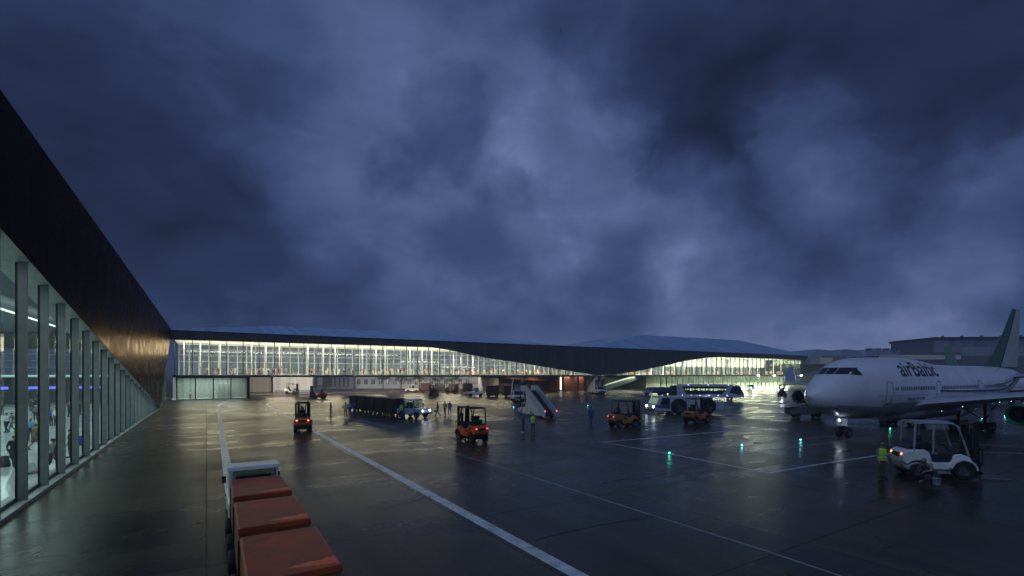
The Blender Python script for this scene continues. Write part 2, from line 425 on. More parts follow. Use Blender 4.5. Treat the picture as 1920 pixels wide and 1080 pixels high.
for pts in (((1236, 897), (1275, 889), (1318, 887), (1360, 879), (1402, 872)), ((1128, 906), (1170, 899), (1212, 897), (1262, 884)), ((742, 806), (782, 826), (800, 838), (846, 852), (884, 871)),
            ((1290, 876), (1325, 882), (1352, 888), (1410, 896)), ((560, 902), (640, 880), (700, 872)), ((700, 960), (790, 935), (868, 925)), ((1010, 1010), (1120, 985), (1230, 968))):
    stripe(pxs(*pts), .05, M_lined, .006)
for p in ((690, 792, 745, 801), (1040, 812, 1068, 815), (1000, 760, 1120, 757)):
    stripe(pxs(p[:2], p[2:]), .12, M_linet, .012)

# green and cyan taxiway lights let into the apron
M_tgreen = emat('green_lamp', (.05, 1, .55), 14)
M_tcyan = emat('cyan_lamp', (.15, .85, 1), 14)
tl = thing('taxiway_light', '', 'taxiway light')
MB().lathe([(.0, .06), (.10, .055), (.15, .03), (.17, .0)], 'z', 16).build('housing', M_grey, tl, True)
MB().sph((0, 0, .065), (.05, .05, .035), 10, 6).build('lens', M_tgreen, tl, True)
TL = [(1255, 851, 1, 'green apron light left of the long grey marking, nearest of the row'), (1391, 836, 0, 'pale cyan apron light on the yellow guide line in the open wet apron'),
      (1501, 826, 0, 'cyan apron light on the wet ground just left of the nose wheels'), (1669, 805, 1, 'bright green apron light under the belly of the white airliner'),
      (1884, 781, 0, 'cyan apron light on the dark ground beside the near engine'), (1841, 786, 0, 'small green light beside the outermost main wheels under the wing'),
      (1102, 761, 0, 'tiny cyan light far out on the apron right of the boarding stairs truck'), (963, 764, 0, 'tiny cyan light in front of the far stair truck facing the camera')]
for i, (x, y, gr, lab) in enumerate(TL):
    if i == 0: o = tl; o.location = G(x, y); o['label'] = lab; o['group'] = 'lights set in the apron'
    else: o = dup(tl, G(x, y), 0, lab, 'lights set in the apron', None if gr else {'green_lamp': 'cyan_lamp'})
    p = G(x, y); point('taxi_glow', (p.x, p.y, .28), 1.8 if i < 6 else 1.0, (.1, 1, .6) if gr else (.2, .85, 1), .05)

# ------------------------------------------------------------------ near wing (left edge of the picture)
M_clad = pmat('black_bronze_cladding', (.065, .034, .018), .30, .9, var=.25, scale=.5, rvar=.08, seam=(0, 1.1, .06, .12), stint=(.22, .11, .055))
M_fin = pmat('grey_fin', (.27, .275, .27), .5, .2, var=.12)
M_soff = pmat('soffit_panel', (.45, .47, .44), .5)
M_sill = pmat('concrete_sill', (.30, .31, .29), .5, var=.3, scale=2)
M_hallfloor = pmat('polished_floor', (.62, .67, .65), .12, var=.12, scale=.4, rvar=.05)
M_plaster = pmat('pale_plaster', (.55, .57, .56), .6, var=.06)
M_ceilw = pmat('grey_hall_ceiling', (.22, .24, .28), .5)
M_ceil = pmat('white_ceiling', (.62, .63, .62), .6, var=.06)
M_darkint = pmat('dark_interior_wall', (.035, .04, .05), .5)
M_glassw = gmat('wing_glass', (.86, .92, .91), .7)
M_strip = emat('ceiling_strip_lamp', (.85, 1, .97), 1.5)
M_slat = pmat('blue_grey_slats', (.08, .10, .14), .5, seam=(1, .28, .3, .15))
M_mint = emat('mint_edge_lamp', (.40, .85, .70), .55)
M_shop = emat('blue_shop_sign', (.04, .08, 1), 1.2)
wing = thing('terminal_wing', 'long near terminal wing with dark metal fascia over tall glass windows and grey fins', 'building', (-17, 16.1, 0), WA)
WX0, WX1, WD = -15.0, 94.7, 46.0
def soff(s): return 9.85*(1-s/67.0)
top = lambda s: 14.46 - .0055*s
MB().prism([(WX0, soff(WX0)+.02), (67, 0.04), (92.6, top(92.6)), (WX0, top(WX0))], 0, .62).build('fascia', M_clad, wing)
MB().add([(WX0, .0, soff(WX0)), (66.8, .0, .03), (66.8, .62, .03), (WX0, .62, soff(WX0))], [(0, 1, 2, 3)]).build('soffit', M_soff, wing)
MB().add([(WX0, .63, soff(WX0)+.03), (66.6, .63, .05), (66.6, 1.2, .05), (WX0, 1.2, soff(WX0)+.03)], [(0, 1, 2, 3)]).build('soffit', M_soff, wing)
MB().prism([(67.3, 0), (WX1+.3, 0), (WX1+.3, 13.7), (93, 13.7), (67.3, .1)], 1.0, 1.3).build('recessed_wall', M_frame, wing)
MB().add([(WX0, 0, .16), (66.5, 0, .16), (66.5, .9, .16), (WX0, .9, .16), (WX0, 0, 0), (66.5, 0, 0)], [(0, 1, 2, 3), (0, 4, 5, 1)]).build('sill', M_sill, wing)
for i in range(27):
    s = -8.65 + 2.975*i
    if s > 63.5: break
    s0 = s
    MB().prism([(s0-.07, .16), (s0+.07, .16), (s0+.07, soff(s0)+.3), (s0-.07, soff(s0)+.3)], .10, .36).build('fin', M_fin, wing)
for i in range(27):
    s = -8.65 + 2.975*i
    a, b = s+.06, min(s+2.915, 65.5)
    if s > 62: break
    w = MB().add([(a, .42, .30), (b, .42, .30), (b, .42, soff(b)+.05), (a, .42, soff(a)+.05)], [(0, 1, 2, 3)]).build('window', M_glassw, wing)
    MB().bx(a, b, .37, .47, .16, .30).bx(a, a+.05, .37, .47, .30, soff(a)+.05).build('frame', M_frame, w)
MB().bx(WX0, WX1-.3, .9, WD, -.05, .02).build('floor', M_hallfloor, wing)
MB().bx(WX0, WX1, .64, WD, 13.4, 13.6).build('roof', M_frame, wing)
MB().add([(WX0, .9, 12.4), (WX1, .9, 12.4), (WX1, 14, 12.9), (WX0, 14, 12.9), (WX1, WD, 11.2), (WX0, WD, 11.2)], [(0, 1, 2, 3), (3, 2, 4, 5)]).build('ceiling', M_ceilw, wing)
MB().bx(WX0, WX1, WD, WD+.3, 0, 13.4).build('rear_wall', M_plaster, wing)
MB().bx(WX0-.3, WX0, .64, WD, 0, 13.4).build('end_wall', M_plaster, wing)
for yy, zz, ww in ((3.6, 11.0, .42), (12.5, 12.0, .4)):
    MB().bx(WX0+1, WX1-1, yy, yy+ww, zz, zz+.08).build('ceiling_lamp', M_strip, wing)
for yy, zz in ((4.35, 11.05), (6.6, 11.5)):
    MB().bx(WX0+1, WX1-1, yy, yy+1.7, zz, zz+.12).build('ceiling_slats', M_slat, wing)
# gallery that closes the far end of the wing
MB().bx(WX1-3.0, WX1-.02, 1.4, WD, 4.55, 5.0).build('gallery_slab', M_plaster, wing)
MB().bx(WX1-3.1, WX1-3.02, 1.4, WD, 4.72, 4.98).build('gallery_edge_lamp', M_mint, wing)
MB().bx(WX1-.02, WX1+.2, 1.4, WD, 0, 4.55).build('shop_wall', M_darkint, wing)
for k in range(6):
    MB().bx(WX1-.14, WX1-.03, 4+6.4*k, 8.4+6.4*k, 2.5, 2.95).build('shop_sign', M_shop, wing)
M_glassf = gmat('hall_glass', (.90, .97, .93), .9)
for k in range(15):
    y0 = 1.6+3*k
    w = MB().add([(WX1, y0+.06, 5), (WX1, y0+2.94, 5), (WX1, y0+2.94, 9.6), (WX1, y0+.06, 9.6)], [(0, 1, 2, 3)]).build('gallery_window', M_glassf, wing)
    f = MB().bx(WX1-.08, WX1+.08, y0-.06, y0+.06, 5, 9.6)
    for z in (6.3, 7.5, 8.7): f.bx(WX1-.05, WX1+.05, y0+.06, y0+2.94, z-.04, z+.04)
    f.build('frame', M_ceil, w)
MB().bx(WX1-.1, WX1+.15, 1.4, WD, 9.6, 13).build('gallery_header', M_darkint, wing)
for k in range(5):
    area('wing_light', (2+18*k, 16, 11.0), (0, 0, 0), 12, 18, 1600, (.68, 1, .95), wing)
area('wing_gallery_light', (WX1+3, 22, 11.5), (0, 0, 0), 4, 40, 1800, (.95, 1, .9), wing)
for k in range(4):
    area('wing_front_light', (2+18*k, 3.2, 10.6-2.4*k), (0, 0, 0), 12, 1.2, 160, (.82, 1, .96), wing)

# ------------------------------------------------------------------ main terminal across the apron
FA = math.atan2(.533, .846)
hall = thing('terminal_building', 'far terminal with glowing glass upper hall under sloping dark fascia and blue roofs', 'building', (-67, 96.5, 0), FA)
BOT = [(-2, 11.95), (30, 12.05), (54, 12.1), (59, 11.6), (69.6, 9.7), (82, 8.4), (94.5, 6.8), (109.5, 5.0), (118, 5.0), (128.7, 6.3), (145, 8.65), (153.9, 10.2), (165.6, 11.5), (174.6, 11.9), (236, 11.9)]
def botz(s):
    for (a, za), (b, zb) in zip(BOT, BOT[1:]):
        if a <= s <= b: return za + (zb-za)*(s-a)/(b-a)
    return BOT[-1][1]
M_clad2 = pmat('dark_panel_cladding', (.11, .10, .095), .48, .25, var=.2, scale=.35, seam=(0, 1.6, .05, .3))
mb = MB()
xs = sorted(set([p[0] for p in BOT] + [240.0]))
EV = 13.85
n = len(xs)
vs = [(x, -1.2, EV) for x in xs] + [(x, -1.2, botz(x) if x < 238 else 12.6) for x in xs] + [(x, -.25, botz(x) if x < 238 else 12.6) for x in xs] + [(x, -.25, EV) for x in xs]
fs = []
for i in range(n-1):
    for a in range(3): fs.append((a*n+i, a*n+i+1, (a+1)*n+i+1, (a+1)*n+i))
fs += [(0, n, 2*n, 3*n), (n-1, 2*n-1, 3*n-1, 4*n-1)]
mb.add(vs, fs).build('fascia', M_clad2, hall)
M_slab = pmat('slab_edge', (.14, .14, .14), .5, .2, seam=(0, 3, .02, .4))
MB().bx(-.5, 236, -1.0, 23, 4.5, 4.96).build('floor_slab', M_slab, hall)
M_hfloor = pmat('hall_carpet', (.55, .54, .50), .3)
MB().add([(0, -.2, 4.975), (236, -.2, 4.975), (236, 22.5, 4.975), (0, 22.5, 4.975)], [(0, 1, 2, 3)]).build('floor', M_hfloor, hall)
M_hceil = pmat('hall_luminous_ceiling', (.52, .53, .48), .6, var=.05, seam=(0, 3, .04, .7), emit=(1, .97, .80), estr=.34)  # weak emission put into the ceiling to make it look lit
mb = MB()
mb.add([(-.5, .05, 12.25), (236, .05, 12.25), (236, 22, 12.25), (-.5, 22, 12.25)], [(0, 1, 2, 3)]).build('ceiling', M_hceil, hall)
M_mull = pmat('mullion_grey', (.05, .052, .05), .4, .5)
M_mulll = pmat('mullion_pale', (.62, .62, .56), .45)
for i in range(79):
    a, b = 3.0*i-.3, 3.0*i+2.7
    za, zb = botz(max(a, 0)), botz(b)
    if min(za, zb) < 5.25 and max(za, zb) < 5.6: continue
    w = MB().add([(a, 0, 5), (b, 0, 5), (b, 0, max(5.03, zb)), (a, 0, max(5.03, za))], [(0, 1, 2, 3)]).build('window', M_glassf, hall)
    f = MB().bx(a-.06, a+.06, -.16, .14, 5, za)
    tr = MB()
    for z in (6.35, 7.6, 8.85, 10.1, 11.35):
        z0 = z + (.0 if a < 57 else 0)
        if z0 < min(za, zb)-.1: tr.bx(a+.06, b-.06, -.07, .07, z0-.035, z0+.035)
        elif z0 < max(za, zb)-.1:
            t = (z0-za)/(zb-za); xm = a+(b-a)*t
            if zb > za: tr.bx(max(xm, a+.06), b-.06, -.07, .07, z0-.035, z0+.035)
            else: tr.bx(a+.06, min(xm, b-.06), -.07, .07, z0-.035, z0+.035)
    f.build('mullion', M_mull, w)
    if tr.v: tr.build('transom', M_mulll, w)
def paled_glass():  # pale diffuse share added so the rear glass catches the hall's glow
    m = gmat('fritted_glass', (.86, .95, .93), .8); nt = m.node_tree; L = nt.links
    o = nt.nodes['Material Output']; src = o.inputs['Surface'].links[0].from_socket
    d = nd(nt, 'ShaderNodeBsdfDiffuse'); d.inputs['Color'].default_value = (.66, .80, .80, 1)
    x = nd(nt, 'ShaderNodeMixShader'); x.inputs[0].default_value = .10; L.new(src, x.inputs[1]); L.new(d.outputs[0], x.inputs[2]); L.new(x.outputs[0], o.inputs['Surface'])
    return m
M_paledglass = paled_glass()
M_colw = pmat('white_lit_column', (.85, .84, .78), .5, emit=(1, .95, .80), estr=.10)  # slight emission put into the paint so the columns look strongly lit
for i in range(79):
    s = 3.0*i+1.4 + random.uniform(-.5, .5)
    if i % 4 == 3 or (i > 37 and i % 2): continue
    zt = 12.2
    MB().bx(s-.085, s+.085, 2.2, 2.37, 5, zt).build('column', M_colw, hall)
for i in range(40):
    a, b = 6.0*i-.4, 6.0*i+5.6
    w = MB().add([(a, 21, 5), (b, 21, 5), (b, 21, 12.2), (a, 21, 12.2)], [(0, 1, 2, 3)]).build('rear_window', M_paledglass, hall)
    f = MB()
    for q in (0, 2, 4): f.bx(a+q-.07, a+q+.07, 20.9, 21.1, 5, 12.2)
    for z in (6.6, 8.2, 9.8, 11.2): f.bx(a, b, 20.94, 21.06, z-.04, z+.04)
    f.build('frame', M_mulll, w)
M_roof = pmat('blue_standing_seam_roof', (.42, .64, .86), .36, .25, var=.05, scale=.3, rvar=.03, seam=(0, 1.2, .06, .86))
def roof(vs, fs): return MB().add(vs, fs).build('roof', M_roof, hall)
rv = [(-2, -1.3, 13.86), (20, -1.3, 13.86), (68, -1.3, 13.86), (113, -1.3, 13.86), (-2, 20, 15.8), (20, 20, 17.6), (68, 20, 17.6), (113, 20, 15.7), (-2, 41, 13.86), (20, 41, 13.86), (68, 41, 13.86), (113, 41, 13.86)]
roof(rv, [(0, 1, 5, 4), (1, 2, 6, 5), (2, 3, 7, 6), (4, 5, 9, 8), (5, 6, 10, 9), (6, 7, 11, 10), (3, 11, 7), (0, 4, 8)])
roof([(108, -1.31, 13.87), (242, -1.31, 13.87), (154, 20, 21.2), (219, 20, 21.5), (108, 41, 13.87), (242, 41, 13.87)], [(0, 1, 3, 2), (0, 2, 4), (2, 3, 5, 4), (1, 5, 3)])
M_roofg = pmat('pale_green_roof', (.22, .32, .30), .5, seam=(0, 1.2, .06, .8))
MB().add([(122, 42, 14), (235, 42, 14), (172, 62, 22.7), (188, 62, 22.7), (122, 84, 14), (235, 84, 14)], [(0, 1, 3, 2), (0, 2, 4), (2, 3, 5, 4), (1, 5, 3)]).build('rear_roof', M_roofg, hall)
MB().add([(-2, -1.3, 13.7), (240, -1.3, 13.7), (240, 41, 13.7), (-2, 41, 13.7)], [(0, 1, 2, 3)]).build('roof_deck', M_frame, hall)
# lights of the upper hall; the tilted apron row is added to brighten the ground
for k in range(16):
    s = 7.5+15*k
    right = s > 112
    area('hall_light', (s, 11.5, 12.15), (0, 0, 0), 14.5, 17, 4000 if not right else 4800, (1, .92, .72) if not right else (1, 1, .74), hall, 75)
for k in range(16):
    s = 7.5+15*k
    if 100 < s < 126: continue
    area('apron_wash_light', (s, 12.5, 10.85), (R(-40), 0, 0), 14, 4, 800 if s < 112 else 1900, (1, .80, .46) if s < 112 else (1, .98, .66), hall)
for k in range(16):
    s = 7.5+15*k; zl = min(11.5, botz(s)-.5)
    if zl > 6.5: area('glazing_light', (s, .7, zl), (R(38), 0, 0), 14, .7, 560, (1, .95, .84), hall)
# ground floor, left: glazed lobby
M_glassg = gmat('lobby_glass', (.84, .93, .91), .8)
M_lobbyw = pmat('pale_lobby_panels', (.40, .43, .40), .5, seam=(0, .5, .04, .8))
for i in range(4):
    a, b = .1+3.12*i, .1+3.12*(i+1)
    w = MB().add([(a+.1, 0, .12), (b-.1, 0, .12), (b-.1, 0, 4.4), (a+.1, 0, 4.4)], [(0, 1, 2, 3)]).build('lobby_window', M_glassg, hall)
    MB().bx(a-.1, a+.1, -.1, .1, 0, 4.5).bx(a+.1, b-.1, -.08, .08, 0, .12).bx(a+.1, b-.1, -.08, .08, 4.4, 4.5).build('frame', M_frame, w)
MB().bx(12.4, 12.9, -.25, .3, 0, 4.5).build('pillar', M_frame, hall)
MB().bx(12.6, 12.8, .3, 9, 0, 4.5).build('lobby_side_wall', M_glassg, hall)
MB().bx(-1, 12.8, 9, 9.3, 0, 4.5).build('lobby_rear_wall', M_lobbyw, hall)
MB().bx(-1, 12.7, .1, 9, -.02, .025).build('lobby_floor', M_hallfloor, hall)
MB().bx(7.2, 9.4, 4, 6.5, .03, 3.2).build('lobby_kiosk', M_lobbyw, hall)
area('lobby_light', (6.3, 4.5, 4.4), (0, 0, 0), 11, 7, 620, (.88, 1, .92), hall)
# ground floor, middle: copper-toned core with dark pillars
M_core = pmat('copper_brown_panels', (.24, .13, .085), .45, .2, seam=(0, 2.4, .02, .35))
M_grpan = pmat('grey_core_panels', (.22, .21, .21), .5, .1, seam=(0, 2.4, .02, .5))
MB().bx(80, 99, 9, 22, 0, 4.5).build('core_wall', M_grpan, hall)
MB().bx(99, 113, 5, 22, 0, 4.5).build('core_wall', M_core, hall)
mb = MB().prism([(72, 4.49), (98, 4.49), (98, 3.0), (88, 3.4)], 6, 9).build('stair_soffit', M_core, hall)
for s in (98.6, 104.6, 107.6, 110.6): MB().bx(s-.25, s+.25, 1.0, 1.5, 0, 4.5).build('pillar', M_frame, hall)
for s in (112.6, 113.8): MB().bx(s-.4, s+.4, -.3, .5, 0, 4.95).build('pillar', M_frame, hall)
M_warm = emat('warm_strip_lamp', (1, .93, .62), 1.6)
MB().bx(100.4, 101.6, 4.8, 4.95, .3, 4.3).build('lit_door', M_warm, hall)
for s in (84, 91, 103, 108.5): area('core_light', (s, 4, 4.4), (0, 0, 0), 3, 2, 110, (1, .60, .34), hall)
for s in (20, 31, 42, 53, 64, 75): area('undercroft_light', (s, 9, 4.42), (0, 0, 0), 6, 3, 900, (1, .84, .6), hall); area('undercroft_light', (s, 20, 4.3), (R(62), 0, 0), 6, 1.2, 2600, (1, .93, .82), hall)  # rear tilted row is added to brighten the buildings behind the bridge
# ground floor, right: escalator bay, then the green lit glazing
M_esc = pmat('escalator_cladding', (.50, .54, .48), .4)
MB().bx(113.4, 142, 7, 7.3, 0, 4.5).build('rear_wall', M_darkint, hall)
esc = MB().prism([(115, .1), (118.5, .1), (139, 4.9), (139, 5.6), (136, 5.6), (115, .9)], 2.2, 2.5).prism([(115, .1), (118.5, .1), (139, 4.9), (139, 5.6), (136, 5.6), (115, .9)], 3.9, 4.2).build('escalator', M_esc, hall)
MB().prism([(116, .35), (118.3, .35), (137.5, 4.85), (135.5, 4.85)], 2.55, 3.85).build('escalator_steps', M_dark, esc)
area('escalator_light', (124, 2.5, 4.4), (0, 0, 0), 14, 2, 500, (.9, 1, .7), hall)
M_greenw = pmat('green_lit_wall', (.46, .54, .44), .6, var=.25, scale=.2, seam=(0, 1.5, .04, .7))
MB().bx(142, 236, 8, 8.3, 0, 4.5).build('green_wall', M_greenw, hall)
MB().bx(142, 236, .4, 8, -.02, .025).build('gate_floor', M_hallfloor, hall)
for i in range(31):
    a, b = 142+3*i, 145+3*i
    w = MB().add([(a+.06, .3, .1), (b-.06, .3, .1), (b-.06, .3, 4.4), (a+.06, .3, 4.4)], [(0, 1, 2, 3)]).build('gate_window', M_glassf, hall)
    MB().bx(a-.07, a+.07, .16, .42, 0, 4.5).build('mullion', M_mull if i % 3 else M_frame, w)
for k in range(9):
    s = 148+10.4*k
    area('gate_light', (s, 5.5, 4.0), (R(-40), 0, 0), 9, 2, 1200+500*k if k < 7 else 3600, (.97, 1, .70), hall)
M_lumw = pmat('pale_inner_wall', (.66, .68, .58), .6, var=.12, scale=.3, seam=(0, 3, .05, .45))
for q in range(5): MB().bx(156+15*q, 169.5+15*q, 13, 13.2, 8.5, 12.1).build('inner_wall', M_lumw, hall)
MB().bx(235.6, 236, 0, 22, 5, 12.2).build('end_wall', M_glassf, hall)
for s in (200, 212, 234):
    l = MB().sph((s, -1.35, 4.75), .28, 10, 6).build('flood_lamp', M_head, hall, True)
    spot('apron_flood', (s, -1.9, 4.7), (0, -1, -.55), 900, (.9, 1, .82), 120, hall)
# ground spill of the lit gate rooms is real light through the glass
# ------------------------------------------------------------------ buildings behind
def P(px, Y): return ((px-CX)/FPX*Y, Y)
M_shed = pmat('ribbed_shed_cladding', (.36, .35, .33), .55, seam=(0, .9, .1, .75))
M_blu = pmat('blue_grey_cladding', (.13, .15, .20), .5, seam=(0, 1.4, .06, .7))
M_wb = pmat('grey_white_render', (.42, .42, .42), .7, var=.15, scale=.4)
M_winb = pmat('unlit_window', (.03, .035, .045), .15, spec=.8)
def face_building(name, label, x0, Y0, x1, Y1, depth, h, wall, cat='building', band=None, over=.25):
    """a block whose front runs between two points on the ground"""
    ang = math.atan2(Y1-Y0, x1-x0); L = math.hypot(x1-x0, Y1-Y0)
    t = thing(name, label, cat, (x0, Y0, 0), ang)
    MB().bx(0, L, 0, depth, 0, h).build('wall', wall, t)
    MB().bx(-over, L+over, -over, depth+over, h, h+.35).build('roof', M_frame if band is None else band, t)
    return t, L
x0, _ = P(440, 142); x1, _ = P(505, 142)
t, L = face_building('warehouse', 'brownish ribbed warehouse wall seen under the bridge nearest the glass lobby', x0, 141, x1, 143, 14, 5.2, pmat('brown_ribbed', (.25, .21, .19), .55, seam=(0, .9, .1, .7)))
x0, _ = P(512, 142); x1, _ = P(586, 146)
t, L = face_building('warehouse', 'pale ribbed warehouse wall seen under the bridge behind the white forklift', x0, 142, x1, 146, 14, 5.4, M_shed)
MB().bx(.5, L-.5, -.05, -.002, .1, .5).build('plinth', M_blu, t)
x0, _ = P(582, 178); x1, _ = P(662, 178)
t, L = face_building('office_block', 'dim blue grey building with dark bays between warehouse and white building', x0, 178, x1, 178, 14, 6.0, M_blu)
for k, (a, b) in enumerate(((1.6, 2.6), (4.5, 8), (8.8, 9.4), (10.4, 11), (12, 12.6), (13.6, 14.2))):
    w = MB().bx(a, b, -.06, -.003, .6, 4.6).build('window', M_winb, t); MB().bx(a-.1, b+.1, -.1, -.003, 4.6, 4.75).build('lintel', M_wb, w)
x0, _ = P(662, 181); x1, _ = P(1010, 181)
t, L = face_building('villa_block', 'long whitewashed building with square dark windows behind the row of trees', x0, 181, x1, 181, 12, 6.4, M_wb)
for k in range(25):
    a = 1.4+2.72*k
    if a > L-2: break
    w = MB().bx(a, a+1.35, -.03, .02, 1.5, 3.4).build('window', M_winb, t)
    MB().bx(a-.12, a+1.47, -.10, -.002, 1.36, 1.49).bx(a+.63, a+.72, -.05, -.002, 1.5, 3.4).bx(a, a+1.35, -.05, -.002, 2.75, 2.83).build('frame', M_wb, w)
# far right: hangars and pier buildings in the dusk
M_h1 = pmat('hangar_blue_grey', (.32, .35, .42), .5, .2, var=.1, scale=.05, seam=(0, 6, .03, .7))
M_hr = pmat('hangar_roof', (.42, .52, .66), .4, .3, var=.12, scale=.05)
M_cream = pmat('cream_parapet', (.80, .72, .56), .6, var=.12, scale=.1)
M_dk = pmat('dim_facade', (.10, .11, .14), .4, var=.2, scale=.1, seam=(0, 4, .04, .5))
M_mau = pmat('mauve_cladding', (.32, .28, .36), .5, var=.1, scale=.05, seam=(0, 8, .02, .7))
M_hg = pmat('hangar_glazing', (.16, .20, .28), .15, spec=.8, seam=(0, 5.5, .05, .4))
def hy(py, Y): return CH + (HY-py)*Y/FPX
Yh = 330
t = thing('hangar', 'low long hangar with shallow barrel roof bays behind the airliner cockpit', 'hangar', (P(1512, Yh)[0], Yh, 0), 0)
Lh = P(1775, Yh)[0]-P(1512, Yh)[0]
MB().bx(0, Lh, 0, 60, 0, hy(672, Yh)).build('wall', M_h1, t)
for k in range(5):
    a = Lh*k/5; b = Lh*(k+1)/5-.3; z0 = hy(672, Yh)+.02; h = hy(654, Yh)-z0
    pr = [(a+(b-a)*q/10, z0+h*min(1, (q/10)*2.6)*(1-.25*(q/10)**2)) for q in range(11)] + [(b, z0)]
    pr[0] = (a, z0)
    MB().prism(pr, 0, 60).build('roof', M_hr, t)
for k in range(4): MB().bx(Lh*(.45+.06*k), Lh*(.45+.06*k)+3, 1, 4, hy(657, Yh), hy(653, Yh)).build('roof_unit', M_dk, t)
Yp = 250
xa, xb = P(1588, Yp)[0], P(1800, Yp)[0]
t, L = face_building('pier_building', 'low dark pier building with cream parapet band behind the airliner fuselage', xa, Yp, xb, Yp, 25, hy(677, Yp), M_dk)
MB().bx(6, L*.28, -.5, -.26, hy(677, Yp)-.1, hy(671, Yp)).bx(L*.28, L, -.5, -.26, hy(674, Yp), hy(665.5, Yp)).build('parapet', M_cream, t)
MB().bx(L*.28, L, -.255, 20, hy(677, Yp)+.36, hy(667, Yp)).build('upper_storey', M_dk, t)
for k in range(26):
    a = 3+2.2*k
    if a > L-3: break
    MB().bx(a, a+1.5, -.04, -.003, 4.4, 6.4).build('window', M_winb, t)
t, L = face_building('pier_building', 'small dark pier block with flat cream box beside the terminal corner', P(1538, 262)[0], 262, P(1588, 262)[0], 262, 18, hy(684, 262), M_dk)
MB().bx(0, 6.5, -.4, 8, hy(684, 262)+.36, hy(671, 262)).build('parapet', M_cream, t)
MB().bx(7, L, .5, 10, hy(684, 262)+.36, hy(667, 262)).build('roof_unit', M_mau, t)
Yt = 300
t = thing('office_block', 'tall mauve block with a long glazed band and thin flat roof behind the tail fin', 'building', (P(1752, Yt)[0], Yt, 0), R(-6))
Lt = 110
MB().bx(0, Lt, 0, 40, 0, hy(636, Yt)-.2).build('wall', M_mau, t)
MB().bx(-.8, Lt+1, -1.2, 41, hy(636, Yt)-.18, hy(633.5, Yt)+.4).build('roof', M_frame, t)
for k in range(14):
    a = 9+6.2*k; w = MB().bx(a, a+5.9, -.12, -.003, hy(650, Yt), hy(639, Yt)).build('window', M_hg, t)
MB().bx(0, Lt, -9, -.01, 0, hy(662, Yt)).build('lower_storey', M_dk, t)
MB().bx(8, Lt, -9.2, -8.99, hy(669, Yt), hy(663, Yt)).build('parapet', M_h1, t)
for k in range(9): MB().bx(6+11*k, 7+11*k, 2, 3, hy(633, Yt), hy(630, Yt)+.3).build('roof_unit', M_dk, t)

# ------------------------------------------------------------------ trees under the bridge
M_leaf = pmat('tree_leaves', (.045, .07, .035), .6, var=.5, scale=1.2)
M_bark = pmat('tree_bark', (.05, .04, .03), .8, bump=.4)
def make_tree(seed):
    rnd = random.Random(seed)
    t = thing('street_tree', '', 'tree')
    tr = MB().tube([(0, 0, 0), (.05, 0, 1.2), (0, .05, 2.4), (.1, 0, 3.6)], [.16, .12, .10, .05], 8)
    cl = []
    for k in range(7):
        a = k*2.4; l = rnd.uniform(.9, 1.7)
        e = (math.cos(a)*l, math.sin(a)*l, rnd.uniform(3.0, 4.6))
        tr.tube([(0, 0, 1.9+.2*k), (e[0]*.5, e[1]*.5, (e[2]+2.0+.2*k)/2), e], [.06, .045, .02], 6); cl.append(e)
    tr.build('trunk', M_bark, t, True)
    cl += [(rnd.uniform(-1.2, 1.2), rnd.uniform(-1.2, 1.2), rnd.uniform(3.2, 5.4)) for _ in range(8)]
    cr = MB()
    for c in cl:
        rr = rnd.uniform(.5, .95)
        for q in range(110):
            d = Vector((rnd.gauss(0, 1), rnd.gauss(0, 1), rnd.gauss(0, .8))).normalized()*rr*rnd.random()**.4
            p = Vector(c)+d; s = rnd.uniform(.07, .14)
            u = Vector((rnd.gauss(0, 1), rnd.gauss(0, 1), rnd.gauss(0, 1))).normalized(); v = u.orthogonal().normalized()
            cr.add([p-u*s, p+v*s*.6, p+u*s, p-v*s*.6], [(0, 1, 2, 3)])
    cr.build('crown', M_leaf, t); return t
tp = make_tree(3)
for i, (x, Y, sc, lab) in enumerate([(718, 170, 1.15, 'leftmost dark round tree in front of the whitewashed building'), (752, 172, .95, 'second small dark tree from the left before the whitewashed building'),
                                 (787, 170, 1.1, 'middle tree of the row above the white tractor and dark carts'), (820, 171, 1.0, 'fourth tree of the row behind the dark forklift facing away'),
                                 (848, 168, 1.0, 'rightmost tree of the row directly behind the far red forklift')]):
    o = tp if i == 0 else dup(tp, (0, 0, 0), 0, lab)
    p = P(x, Y); o.location = (p[0], p[1], 0); o.rotation_euler = (0, 0, i*1.3); o.scale = (sc*1.25, sc*1.25, sc); o['label'] = lab; o['group'] = 'trees in a row behind the bridge'

# ------------------------------------------------------------------ wheels
WC = {}
def wheel(parent, x, y, r, w, rim=M_rim, name='wheel', z=None):
    key = (round(r, 3), round(w, 3))
    if key not in WC:
        h = w/2
        ty = MB().lathe([(r*.56, -h*.8), (r*.62, -h), (r*.88, -h), (r*.97, -h*.75), (r, -h*.35), (r, h*.35), (r*.97, h*.75), (r*.88, h), (r*.62, h), (r*.56, h*.8)], 'y', 28).mesh('wheel', M_black, True)
        mb = MB().lathe([(0, -h*.62), (r*.14, -h*.72), (r*.18, -h*.45), (r*.42, -h*.4), (r*.52, -h*.78), (r*.58, -h*.78), (r*.58, h*.78), (r*.52, h*.78), (r*.42, h*.4), (r*.18, h*.45), (r*.14, h*.72), (0, h*.62)], 'y', 20)
        for k in range(6):
            a = k*math.pi/3
            for sg in (-1, 1): mb.cyl((r*.3*math.cos(a), sg*h*.40, r*.3*math.sin(a)), (r*.3*math.cos(a), sg*h*.52, r*.3*math.sin(a)), r*.035, seg=6)
        WC[key] = (ty, mb.mesh('rim', rim, True))
    o = bpy.data.objects.new(name, WC[key][0]); COL.objects.link(o); o.parent = parent; o.location = (x, y, r if z is None else z)
    q = bpy.data.objects.new('rim', WC[key][1]); COL.objects.link(q); q.parent = o
    return o

